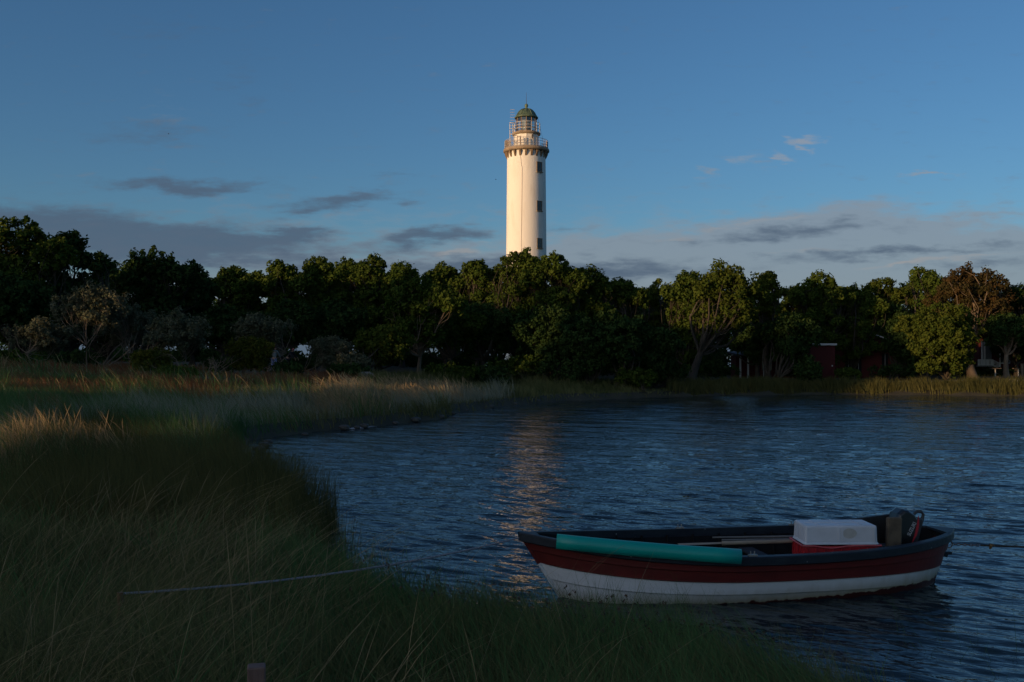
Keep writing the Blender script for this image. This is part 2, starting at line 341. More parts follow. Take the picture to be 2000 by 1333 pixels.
def make_tree(name, x, y, H, Rr, seed, leafm, barkm, label, cat='tree', group=None, low=.3, nl=13, clumps=15, leafn=26, leaf=.17, crad=.5, trunk=.2, stems=1, squash=.8, lean=0, depth=.9, topx=0, twig=True, shift=0):
    rs = np.random.RandomState(seed); z0 = gz(x, y) - .05
    root = thing(name, (x, y, z0), label, cat, group); Rr = Rr * RSC
    # lobes of the crown: uneven, packed in a rounded envelope
    lob = []; lr = []
    hz = H * (1 - low) / 2; cz = H * low + hz
    for k in range(nl):
        for _ in range(30):
            d = rs.randn(3); d /= np.linalg.norm(d); rr = (.45 + .55 * rs.rand())
            r = Rr * (.18 + .27 * rs.rand()); r = min(r, hz * .62)
            c = np.array([d[0] * max(Rr - r, .1) * rr, d[1] * max(Rr * depth - r, .1) * rr, cz + d[2] * max(hz - r, .1) * rr])
            if all(np.linalg.norm((c - o) * [1, 1, 1.1]) > .5 * (r + q) for o, q in zip(lob, lr)): break
        lob.append(c); lr.append(r)
    r = min(Rr * .42, hz * .5); lob.append(np.array([topx, 0, H - r * .8])); lr.append(r)
    for s_ in (-1, 1, -.4, .5, -1.4, 1.5):
        if rs.rand() < .8:
            r = min(Rr * .36, hz * .45); lob.append(np.array([topx + s_ * Rr * (.35 + .2 * rs.rand()), (rs.rand() - .5) * Rr * .9, H * (.93 - .075 * abs(s_) + .05 * rs.rand()) - r * .7])); lr.append(r)
    lob.append(np.array([Rr * .15, 0, cz])); lr.append(min(Rr * .5, hz * .6))
    lob = [c + np.array([shift, 0, 0]) for c in lob]; C = []; CR = []; wood = MB(); bases = []
    for s_ in range(stems):
        a = rs.rand() * 6.28; off = .0 if stems == 1 else .15 + .1 * stems
        bases.append((np.array([math.cos(a) * off, math.sin(a) * off, 0]), np.array([math.cos(a) * off * 5 + lean * H * .2 + shift * .4, math.sin(a) * off * 3, H * (low + .12 * rs.rand())])))
    forks = []
    for b, t in bases:
        tr = trunk * (.75 + .4 * rs.rand()) / (1 if stems == 1 else 1.25)
        pts = curve(b, t, rs, .05, 6); ra = np.linspace(1.0, .55, 6) * tr; ra[0] *= 1.45; ra[1] *= 1.1
        wood.tube(pts, list(ra), 8); forks.append((t, tr * .55, pts))
    for c, r in zip(lob, lr):
        f = min(forks, key=lambda q: np.linalg.norm(q[0] - c)); k = rs.randint(4, 6); st = f[2][k]
        pts = curve(st, c, rs, .12, 6); rb = min(f[1] * .8, .05 + .035 * r * 2); wood.tube(pts, list(np.linspace(rb, rb * .3, 6)), 5, cap=False)
        m = max(4, int(clumps * (r / (Rr * .36)) ** 1.6))
        for _ in range(m):
            d = rs.randn(3); d /= np.linalg.norm(d); d[2] = d[2] * .9 + .1
            p = c + d * r * (.55 + .5 * rs.rand()) * np.array([1, 1, squash]); p[2] = max(p[2], .3)
            cr = crad * (.55 + .7 * rs.rand()); C.append(p); CR.append(cr)
            if twig and rs.rand() < .5:
                q0 = np.array(pts[rs.randint(2, 6)]); wood.tube(curve(q0, p + d * cr * .3, rs, .12, 4), [rb * .35, rb * .28, rb * .2, .012], 3, cap=False)
    C = np.array(C); CR = np.array(CR)
    V, Q = leaves(rs, C, CR, leafn, leaf); tn = np.repeat(np.clip(rs.rand(len(C)) * .7 + .15, 0, 1), leafn); tn = np.clip(tn + rs.randn(len(tn)) * .16, 0, 1)
    wood.build('trunk', barkm, root)
    fast_mesh('crown', V, Q, leafm, root, tint=np.repeat(tn, 4))
    return root
def oak(px, top, hw, Y, label, m=None, low=.25, seed=None, bark=None, **k):
    x = gx(px, Y); H = zz(top, Y) - gz(x, Y) + .1; Rr = hw / F * Y
    kw = dict(nl=max(10, int(12 + Rr * 1.4)), crad=.5, clumps=22, leafn=40, leaf=.135, trunk=.17 + H * .010); kw.update(k)
    return make_tree(k.pop('name', 'oak_tree') if 'name' in k else 'oak_tree', x, Y, H, Rr, seed or int(px * 7 + top), m or M_oak, bark or M_bark, label, group=kw.pop('group', 'trees of the shore wood'), low=low, **{a: b for a, b in kw.items() if a not in ('name', 'group')})
def build_trees():
    # far row that makes the skyline
    sky_row = [(-60, 455, 110, 72, 'tall dark oak cut by the left edge of the photo'), (42, 430, 88, 66, 'tallest oak of the left group, first full crown from the left'), (135, 456, 56, 68, 'dark oak whose rounded crown steps down to the right of the tallest left oak'),
        (212, 515, 40, 78, 'low oak filling the dip between the two tall left crowns'), (295, 485, 74, 74, 'dark oak with a knobbly top, second hump of the left skyline'), (375, 528, 44, 78, 'dark oak on the right shoulder of the second hump'),
        (452, 524, 44, 84, 'oak with a ragged low crown just right of the left skyline notch'), (490, 530, 40, 88, 'small oak crown behind the ragged low one'), (548, 512, 48, 84, 'oak with a pointed olive crown near the two walkers'),
        (628, 503, 54, 86, 'broad sunlit oak, first of the long level row left of the tower'), (680, 508, 48, 92, 'oak set back between two broad crowns of the level row'), (728, 504, 52, 86, 'broad oak with a bumpy top midway along the level row'), (785, 516, 46, 90, 'oak at the right end of the level row'),
        (868, 518, 48, 88, 'low rounded oak left of the dip before the tower'), (930, 510, 46, 86, 'oak rising toward the white tower from the left'), (1012, 487, 58, 84, 'oak whose crown hides the foot of the white tower'),
        (1048, 500, 44, 97, 'oak set back behind the foot of the white tower'), (1082, 500, 54, 82, 'dense oak just right of the white tower'), (1150, 520, 54, 84, 'dense oak two crowns right of the tower'), (1212, 542, 50, 86, 'oak on the falling slope of the skyline right of the tower'),
        (1285, 550, 42, 92, 'low feathery oak in the skyline dip right of the tower'), (1345, 535, 40, 86, 'narrow oak left of the bright leaning oak'), (1500, 534, 27, 84, 'slim tree with open branches and a lone leafy head'),
        (1560, 565, 48, 90, 'low oak below the flat-topped one'), (1600, 533, 56, 88, 'flat-topped spreading oak above the red shed'), (1665, 560, 48, 90, 'oak between the flat-topped one and the feathery one'),
        (1722, 543, 44, 92, 'feathery pale oak between two darker crowns'), (1800, 525, 44, 92, 'upright dark oak left of the brown pine'), (1985, 560, 46, 92, 'dark tree behind the right side of the brown pine'), (2050, 530, 60, 88, 'dark tree at the right edge of the photo')]
    for i, (px, top, hw, Y, lb) in enumerate(sky_row):
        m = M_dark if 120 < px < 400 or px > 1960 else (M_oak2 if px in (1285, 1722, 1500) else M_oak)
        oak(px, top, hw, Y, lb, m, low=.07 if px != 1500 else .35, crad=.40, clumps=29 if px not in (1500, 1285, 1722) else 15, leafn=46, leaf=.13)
    oak(1345, 514, 62, 80, 'bright yellow-green oak with a leaning trunk standing by the water', M_oak2, low=.28, trunk=.36, clumps=15, bark=M_bark, shift=3.1)
    make_tree('pine_tree', gx(1900, 88), 88, zz(512, 88) - gz(gx(1900, 88), 88), 80 / F * 88, 31, M_pine, M_barkl, 'red-brown pine rising above the other trees near the right edge', group='trees of the shore wood', low=.26, nl=30, clumps=22, leafn=50, leaf=.115, crad=.40, trunk=.35, depth=.9)
    # nearer row
    fr = [(820, 545, 66, 74, 'mid-green oak with bare pale branches standing before the level row', M_oak, .22, M_barkl, 1), (1848, 592, 74, 79, 'rounded bushy tree with a forked sunlit trunk by the right bank', M_oak2, .0, M_bark, 1),
        (752, 640, 42, 70, 'low leafy tree with bright green lower boughs left of the pale-branched oak', M_oak2, .15, M_bark, 2), (1190, 612, 82, 74, 'wide dark bushy tree at the water right below the tower', M_dark, .03, M_bark, 2),
        (1075, 600, 66, 77, 'dark bushy tree under the tower', M_dark, .06, M_bark, 1), (1270, 640, 56, 75, 'dark bush tree left of the leaning trunk', M_dark, .03, M_bark, 2), (1540, 615, 48, 82, 'dark rounded tree that half hides the red shed', M_dark, .03, M_bark, 2),
        (1480, 640, 46, 86, 'dark tree behind the white porch posts', M_dark, .3, M_bark, 1), (940, 590, 60, 80, 'shaded oak left of the tower foot with low dark boughs', M_dark, .2, M_bark, 1), (880, 600, 50, 78, 'shaded oak behind the right side of the pale-branched oak', M_oak, .25, M_bark, 1),
        (1705, 630, 46, 99, 'shaded leafy tree right of the red shed', M_dark, .12, M_bark, 1), (1750, 600, 44, 90, 'shaded tree between the red shed and the rounded bushy tree', M_dark, .1, M_bark, 1), (1966, 610, 48, 86, 'tree with a thin pale trunk before the white porch', M_dark, .42, M_barkl, 1),
        (650, 590, 60, 80, 'shaded oak under the long level row', M_dark, .2, M_bark, 1), (570, 590, 46, 78, 'shaded oak behind the two walkers', M_dark, .25, M_bark, 1), (440, 600, 56, 76, 'shaded oak right of the pale shrubs', M_dark, .2, M_bark, 1), (20, 540, 70, 62, 'shaded oak low at the left edge', M_dark, .25, M_bark, 1),
        (260, 590, 60, 74, 'shaded oak behind the tall grey shrub', M_dark, .2, M_bark, 1), (120, 570, 60, 68, 'shaded oak behind the left grey shrubs', M_dark, .2, M_bark, 1), (1812, 638, 40, 86, 'tree added out of sight behind the rounded bushy tree to shade the veranda', M_dark, .1, M_bark, 1), (1350, 600, 50, 88, 'shaded oak behind the leaning trunk', M_dark, .2, M_bark, 1), (1640, 610, 50, 94, 'shaded oak behind the low house roof', M_dark, .2, M_bark, 1)]  # hidden tree behind the rounded one is added to shade the right house
    for i, (px, top, hw, Y, lb, m, low, bk, st) in enumerate(fr):
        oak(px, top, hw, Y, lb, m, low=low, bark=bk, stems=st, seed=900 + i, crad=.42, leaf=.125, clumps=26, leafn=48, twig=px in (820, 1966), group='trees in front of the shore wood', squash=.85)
    rs = np.random.RandomState(77)   # deeper in the wood
    for px in list(range(-40, 2060, 84)):
        top = np.interp(px, [-40, 150, 400, 1000, 1250, 1400, 1530, 1600, 2060], [520, 560, 590, 545, 585, 575, 620, 590, 590]) + rs.randn() * 8; Y = 104 + rs.rand() * 10
        if abs(px - 548) < 30 or abs(px - 990) < 30: top += 35
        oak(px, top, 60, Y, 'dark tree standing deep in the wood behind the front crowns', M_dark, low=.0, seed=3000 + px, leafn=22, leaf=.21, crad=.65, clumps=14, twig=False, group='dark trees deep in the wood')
    # pale shrubs with bare stems, left
    sh = [(178, 548, 66, 58, 'tall grey-green shrub with several bare pale stems', M_grey, .42, 4), (78, 620, 56, 56, 'low grey-green shrub with a thick leaning stem near the left edge', M_grey, .35, 2), (345, 602, 62, 57, 'grey-green shrub with twisted bare stems right of the tallest shrub', M_grey, .35, 3),
          (250, 590, 44, 60, 'grey-green shrub between the two larger grey shrubs', M_grey, .3, 3), (512, 605, 50, 66, 'grey-brown shrub above the two walkers', M_grey, .4, 2), (493, 655, 40, 60, 'olive bush with orange-lit stems left of the walkers', M_olive, .12, 4),
          (345, 715, 34, 52, 'small bright green bush in the meadow', M_oak2, .02, 3), (648, 655, 34, 68, 'small grey shrub left of the boulder', M_grey, .1, 3), (690, 690, 26, 66, 'little grey shrub beside the boulder', M_grey, .1, 2), (295, 680, 34, 55, 'small olive bush under the grey shrubs', M_olive, .05, 3)]
    for i, (px, top, hw, Y, lb, m, low, st) in enumerate(sh):
        x = gx(px, Y); H = zz(top, Y) - gz(x, Y)
        make_tree('shrub', x, Y, H, hw / F * Y, 400 + i, m, M_barkl, lb, 'shrub', 'shrubs at the edge of the meadow', low=max(0, low - .14), nl=14, clumps=18, leafn=34, leaf=.07, crad=.27, trunk=.06, stems=st, squash=.8)
    # understorey bushes closing the foot of the wood
    us = [(1010, 690, 60, 76), (1110, 700, 60, 74), (960, 712, 40, 72), (1340, 712, 30, 82), (1400, 700, 46, 84), (1750, 712, 40, 86), (1655, 718, 22, 84), (1580, 705, 26, 80), (600, 700, 46, 72), (880, 705, 50, 72), (430, 705, 36, 62), (150, 700, 50, 62), (30, 700, 50, 60), (680, 712, 40, 64), (1290, 705, 50, 76), (1240, 715, 40, 73), (560, 722, 30, 60)]
    nm = ['beneath the tower', 'right of the tower foot', 'left of the tower foot', 'at the root of the leaning trunk', 'left of the white porch posts', 'left of the rounded bushy tree', 'before the low house', 'before the red shed corner', 'right of the walkers', 'under the pale-branched oak', 'right of the dead shrub', 'under the tallest grey shrub', 'at the left edge below the oaks', 'beside the boulder', 'left of the leaning trunk', 'low at the water right of the tower', 'in the meadow below the walkers']
    for i, (px, top, hw, Y) in enumerate(us):
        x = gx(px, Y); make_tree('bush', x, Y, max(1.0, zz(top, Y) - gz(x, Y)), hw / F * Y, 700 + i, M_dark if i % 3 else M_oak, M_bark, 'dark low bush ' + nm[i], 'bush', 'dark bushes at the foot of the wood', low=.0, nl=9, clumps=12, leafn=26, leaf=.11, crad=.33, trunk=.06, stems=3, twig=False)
    # dead shrub
    rs = np.random.RandomState(5); Y = 50; x = gx(405, Y); z = gz(x, Y); rt = thing('dead_shrub', (x, Y, z), 'leafless twisted pale dead shrub standing in the meadow', 'shrub'); w = MB()
    def br(p, d, l, r, n):
        q = p + d * l; w.tube(curve(p, q, rs, .12, 4), list(np.linspace(r, r * .6, 4)), 4, cap=False)
        if n:
            for _ in range(3):
                e = d + rs.randn(3) * .55; e[2] += .1; e /= np.linalg.norm(e); br(q, e, l * (.6 + .25 * rs.rand()), r * .6, n - 1)
    br(np.array([0., 0, 0]), np.array([-.1, 0, 1]), .5, .04, 4); br(np.array([.1, 0, 0]), np.array([.5, 0, .85]), .5, .035, 4); w.build('branches', M_barkl, rt)
build_trees()
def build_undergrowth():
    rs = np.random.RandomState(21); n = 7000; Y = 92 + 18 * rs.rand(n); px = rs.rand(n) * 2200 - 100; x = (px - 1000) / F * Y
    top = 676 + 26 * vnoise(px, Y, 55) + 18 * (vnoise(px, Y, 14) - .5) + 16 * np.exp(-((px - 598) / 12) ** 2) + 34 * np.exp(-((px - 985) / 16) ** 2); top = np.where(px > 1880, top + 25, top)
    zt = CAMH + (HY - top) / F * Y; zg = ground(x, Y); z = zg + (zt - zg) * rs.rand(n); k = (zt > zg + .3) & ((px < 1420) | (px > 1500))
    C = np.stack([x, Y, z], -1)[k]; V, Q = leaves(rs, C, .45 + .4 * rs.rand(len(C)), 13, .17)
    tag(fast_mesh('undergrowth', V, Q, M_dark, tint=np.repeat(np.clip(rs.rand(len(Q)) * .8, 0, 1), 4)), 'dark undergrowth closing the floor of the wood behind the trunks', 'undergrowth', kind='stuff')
build_undergrowth()

# unseen wood added beyond the frame to shade the bay; gaps let sun through
def build_shade_wood():
    rs = np.random.RandomState(11); C = []; CR = []; wood = MB()
    def Hq(q):
        if -24.2 < q < -19.4: return 0
        if -46.3 < q < -39.9: return 5
        if -42.0 <= q < -23: return 9.8
        if -62 < q < -57.5: return 9.5
        if q < -85: return 13.0
        if q < -46: return 15
        return 9.8
    for q in np.arange(-112, 34, 1.6):
        for k in range(2):
            h = Hq(q) + rs.randn() * (1.1 if q < -46 else .6)
            if h < 1.5: continue
            a = 70 + k * 5 + rs.rand() * 3; x, y = a * SX + q * -SY, a * SY + q * SX
            zg = gz(x, y); wood.tube([(x, y, zg - .2), (x + rs.randn() * .3, y, zg + h * .45), (x + rs.randn() * .5, y + rs.randn() * .5, zg + h * .85)], [.22, .15, .05], 6)
            n = int(h * 10)
            for _ in range(n):
                t = rs.rand() ** .8; C.append((x + rs.randn() * .9, y + rs.randn() * .9, zg + h * t)); CR.append(.5 + .4 * rs.rand())
    V, Q = leaves(rs, np.array(C), np.array(CR), 16, .32)
    o = fast_mesh('wood', V, Q, M_oak, tint=np.repeat(rs.rand(len(Q)), 4)); tag(o, 'unseen leafy wood added beyond the left of the bay to shade it from the low sun', 'wood', kind='stuff')
    wood.build('trunks', M_bark, o)
build_shade_wood()

# ------------------------------------------------------------------ grass
def blades(P, h, w, lean, rs, segs=4, droop=.25, head=0, spread=.35):
    """curved ribbons: P (n,3) roots, h heights, w widths, lean (n,2)"""
    n = len(P); t = np.linspace(0, 1, segs + 1)[None, :, None]; az = rs.rand(n) * 6.283
    L2 = np.stack([lean[:, 0] + np.cos(az) * spread, lean[:, 1] + np.sin(az) * spread], -1)
    hh = h[:, None, None]; off = L2[:, None, :] * hh * (t ** 1.8)
    zz_ = hh * (t - droop * rs.rand(n)[:, None, None] * t ** 3 * np.linalg.norm(L2, axis=1)[:, None, None] * 1.5)
    c = np.concatenate([P[:, None, :2] + off, P[:, None, 2:] + zz_], -1)
    pa = rs.rand(n) * 3.1416; wd = np.stack([np.cos(pa), np.sin(pa) * .5, np.zeros(n)], -1)[:, None, :]
    prof = (1 - t * .92)
    if head: prof = np.where(t < .72, .45, np.where(t < .97, head, .15)) + 0 * t
    ww = w[:, None, None] * prof * .5
    V = np.stack([c - wd * ww, c + wd * ww], 2).reshape(-1, 3)
    b = (np.arange(n) * (segs + 1) * 2)[:, None] + np.arange(segs)[None, :] * 2
    Q = np.stack([b, b + 1, b + 3, b + 2], -1).reshape(-1, 4)
    return V, Q, (segs + 1) * 2
def frustum_pts(rs, n, y0, y1, xl=-.56, xr=.56, pw=1.0, pad=1.0):
    y = (y0 ** pw + (y1 ** pw - y0 ** pw) * rs.rand(n)) ** (1 / pw); x = (xl + (xr - xl) * rs.rand(n)) * y + (rs.rand(n) - .5) * pad
    return x, y
def grass(name, mt, n, y0, y1, hfun, w, label, lean=(-.3, 0), dens=None, seed=1, xl=-.56, xr=.56, segs=4, droop=.25, head=0, spread=.35, pw=1.0, dmin=.05, dmax=999, wnear=None):
    rs = np.random.RandomState(seed); x, y = frustum_pts(rs, n, y0, y1, xl, xr, pw)
    cl = np.ones(n, bool)
    d = sdist(x, y); keep = (d > dmin) & (d < dmax)
    if dens is not None: keep &= rs.rand(n) < dens(x, y, d)
    x, y, d = x[keep], y[keep], d[keep]; z = ground(x, y, d) - .03; m = len(x); h = hfun(x, y, d) * (.45 + .75 * rs.rand(m)) * (1 - .22 * sstep(15, 11, y) * sstep(3.5, .8, d) * sstep(-4, -2, x)); P = np.stack([x, y, z], -1)
    ww = np.full(m, w) * (.7 + .6 * rs.rand(m)) * np.maximum(1, y / 9.0 if wnear is None else y / wnear)
    ln = np.tile(np.array(lean, float), (m, 1)) * (.6 + .8 * vnoise(x, y, 1.3))[:, None] + np.stack([(vnoise(x + 40, y, .5) - .5), (vnoise(x, y + 40, .5) - .5)], -1) * 1.1
    V, Q, k = blades(P, h, ww, ln, rs, segs, droop, head, spread)
    tn = np.clip(vnoise(x, y, 2.5) * .6 + rs.rand(m) * .5 - .05, 0, 1)
    o = fast_mesh(name, V, Q, mt, tint=np.repeat(tn, k)); tag(o, label, 'grass', kind='stuff'); return o
def build_grass():
    base_h = lambda x, y, d: .20 + .42 * vnoise(x, y, 1.3) + .28 * vnoise(x, y, .45)
    grass('green_grass', M_gg, 120000, 1.6, 16, base_h, .0095, 'dark green grass covering the near bank', lean=(-.3, .05), seed=1, spread=.6, pw=1.5, dmin=-.25)
    grass('meadow_grass', M_fg, 80000, 15, 38, lambda x, y, d: (.3 + .5 * vnoise(x, y, 2.5)) * (1 - .4 * sstep(6, 12, d)), .009, 'green meadow grass along the left side of the bay', lean=(-.35, 0), seed=2, xr=.05, dens=lambda x, y, d: .35 + .65 * sstep(.25, .6, vnoise(x + 9, y, 4)), wnear=11)
    grass('meadow_grass', M_gg, 60000, 36, 50, lambda x, y, d: (.3 + .5 * vnoise(x, y, 2.5)) * (1 - .4 * sstep(6, 12, d)), .009, 'olive meadow grass in front of the left trees', lean=(-.35, 0), seed=22, xr=.05, dens=lambda x, y, d: .35 + .65 * sstep(.25, .6, vnoise(x + 9, y, 4)), wnear=11)
    grass('meadow_grass', M_rg, 100000, 34, 68, lambda x, y, d: .30 + .4 * vnoise(x, y, 3), .012, 'reddish dry meadow grass below the left trees', lean=(-.2, 0), seed=3, xr=.05, dens=lambda x, y, d: sstep(5, 9, d) * sstep(.3, .55, vnoise(x, y * 2.5, 7)), wnear=14)
    grass('meadow_grass', M_sg, 90000, 22, 64, lambda x, y, d: (.55 + .75 * sstep(.3, .75, vnoise(x, y, 2.2))) * (.5 + .5 * sstep(7, 3, d)), .009, 'silvery blue-green tall grass fringing the left shore', lean=(-.35, 0), seed=4, xr=.0, dens=lambda x, y, d: (sstep(8, 4, d) * .9 + .08) * (.3 + .7 * sstep(.25, .5, vnoise(x + 5, y, 2.2))), wnear=14, dmin=.45, spread=.3)
    grass('tussock_grass', M_fg, 70000, 18, 52, lambda x, y, d: .5 + .8 * sstep(.4, .75, vnoise(x + 31, y, 1.8)), .009, 'fresh green tussocks on the left bank behind the reeds', lean=(-.25, 0), seed=41, xr=.0, dens=lambda x, y, d: (1 - .8 * sstep(34, 44, y)) * sstep(.4, .6, vnoise(x + 31, y, 1.8)), wnear=13, dmin=.35, spread=.4)
    grass('shore_grass', M_gg, 70000, 45, 82, lambda x, y, d: .22 + .5 * sstep(.45, .7, vnoise(x, y, 4)) + .25 * sstep(5, 9, d), .014, 'dark green grass along the far shore below the wood', lean=(-.15, 0), seed=5, xl=-.15, xr=.56, dmax=16, wnear=15)
    grass('bank_grass', M_reed, 26000, 70, 82, lambda x, y, d: .55 + .6 * vnoise(x, y, 1.7), .016, 'tall green sedge on the right bank before the stone', lean=(-.05, 0), seed=6, xl=.36, xr=.58, dmax=3.5, spread=.12, wnear=16)
    grass('bank_grass', M_reed, 22000, 73, 82, lambda x, y, d: .45 + .65 * vnoise(x, y, 2), .016, 'dark shaded sedge along the far shore below the red shed', lean=(-.1, 0), seed=61, xl=.16, xr=.37, dmax=3.5, spread=.15, wnear=16)
    # sunlit straw-coloured grass with nodding heads
    def spot(cx, cy, rx, ry): return lambda x, y, d: np.exp(-(((x - cx) / rx) ** 2 + ((y - cy) / ry) ** 2) ** 2)
    grass('dry_grass', M_dg, 34000, 16, 24, lambda x, y, d: .95 + .45 * vnoise(x, y, .8), .013, 'golden sunlit straw grass with nodding heads at the left edge', lean=(-.55, 0), seed=7, xr=-.3, dens=spot(-9.0, 20, 1.5, 1.4), droop=1.1, head=.9, segs=8, wnear=22)
    grass('dry_grass', M_dg, 60000, 38, 58, lambda x, y, d: .75 + .55 * vnoise(x, y, 1.6), .010, 'straw-coloured grass with bent heads on the point where the shore turns', lean=(-.5, 0), seed=8, xl=-.21, xr=.0, dens=lambda x, y, d: sstep(.6, 1.6, d) * sstep(-.21, -.16, x / y) * sstep(7, 4, d) * (.25 + .75 * sstep(.3, .6, vnoise(x + 7, y, 2))), droop=1.0, head=1.0, segs=7, wnear=13)
    grass('dry_grass', M_dg, 8000, 24, 62, lambda x, y, d: .9 + .3 * vnoise(x, y, 1.5), .010, 'scattered straw-coloured grass heads through the left meadow', lean=(-.4, 0), seed=9, xr=-.05, dens=lambda x, y, d: sstep(.5, .75, vnoise(x, y, 3)), droop=.9, head=.9, segs=6, wnear=24)
    # long dry stalks leaning right across the near bank
    grass('dry_stalks', M_dg, 2600, 3.5, 13, lambda x, y, d: .95 + .5 * vnoise(x, y, 1.2), .0045, 'long thin pale dry stalks leaning right over the near grass', lean=(.55, .1), seed=10, xr=.0, dens=lambda x, y, d: sstep(.35, .6, vnoise(x, y, 1.8)), droop=.35, head=.8, segs=6, spread=.42)
    grass('tall_green_grass', M_fg, 20000, 4, 13, lambda x, y, d: .75 + .3 * vnoise(x, y, 1.0), .007, 'longer green grass bending left along the near water edge', lean=(-.4, .1), seed=12, xl=-.25, xr=.35, dens=lambda x, y, d: sstep(3.5, .5, d), droop=.6, dmin=-.35, spread=.3)
    grass('broad_grass', M_fg, 14000, 3, 14, lambda x, y, d: .45 + .45 * vnoise(x, y, .8), .015, 'broad-bladed grass tufts scattered over the near bank', lean=(-.15, 0), seed=15, dens=lambda x, y, d: sstep(.5, .7, vnoise(x + 3, y, .9)), droop=.5, dmin=-.2, spread=.6)
    grass('dead_grass', M_dg, 12000, 3, 16, lambda x, y, d: .35 + .3 * vnoise(x, y, .8), .006, 'short bent dead stalks among the near green grass', lean=(.2, .1), seed=16, dens=lambda x, y, d: sstep(.45, .7, vnoise(x + 13, y + 5, 1.4)), droop=.9, spread=.9)
    # reeds
    grass('reeds', M_reed, 60000, 13, 27, lambda x, y, d: .85 + .35 * vnoise(x, y, 1.2), .008, 'dense dark upright reeds standing in the shallow water on the left', lean=(-.08, 0), seed=13, xl=-.5, xr=-.1, dens=lambda x, y, d: sstep(5.5, 3, d), dmin=-.55, spread=.12, droop=.1, wnear=12)
    grass('sparse_reeds', M_reed, 2500, 6.5, 17, lambda x, y, d: .5 + .3 * vnoise(x, y, .6), .007, 'sparse green shoots growing out of the water at the near edge', lean=(-.12, 0), seed=14, xl=-.25, xr=.45, dens=lambda x, y, d: sstep(-1.3, -.2, d) * sstep(.4, .7, vnoise(x, y, .7)), dmin=-1.3, dmax=.1, spread=.3)
    grass('water_shoots', M_fg, 900, 7.5, 11.5, lambda x, y, d: 1.25 + .5 * vnoise(x, y, .4), .009, 'thin green shoots rising from the water near the bottom right corner', lean=(-.25, 0), seed=18, xl=.38, xr=.56, dens=lambda x, y, d: np.exp(-((x - 4.35) / .45) ** 2 - ((y - 9.6) / .7) ** 2) * .6, dmin=-5, dmax=-.6, spread=.3, droop=.5)
    # sedge heads
    rs = np.random.RandomState(17); x, y = frustum_pts(rs, 620, 7.5, 12, -.12, .3); d = sdist(x, y); k = (d > -.4) & (d < 1.3); x, y, d = x[k], y[k], d[k]; z = ground(x, y, d)
    C = np.stack([x - .12, y, z + .28 + .25 * rs.rand(len(x))], -1); V, Q = leaves(rs, C, np.full(len(C), .022), 7, .011)
    w = MB()
    for c, gx_, gy_, g in zip(C, x, y, z): w.tube([(gx_, gy_, g), ((gx_ * 2 + c[0]) / 3, gy_, g + .25), tuple(c)], [.0025, .002, .0015], 3, cap=False)
    o = fast_mesh('sedge', V, Q, M_sedge); tag(o, 'dark brown star-shaped sedge heads in front of the boat', 'grass', kind='stuff'); w.build('stems', M_gg, o)
build_grass()

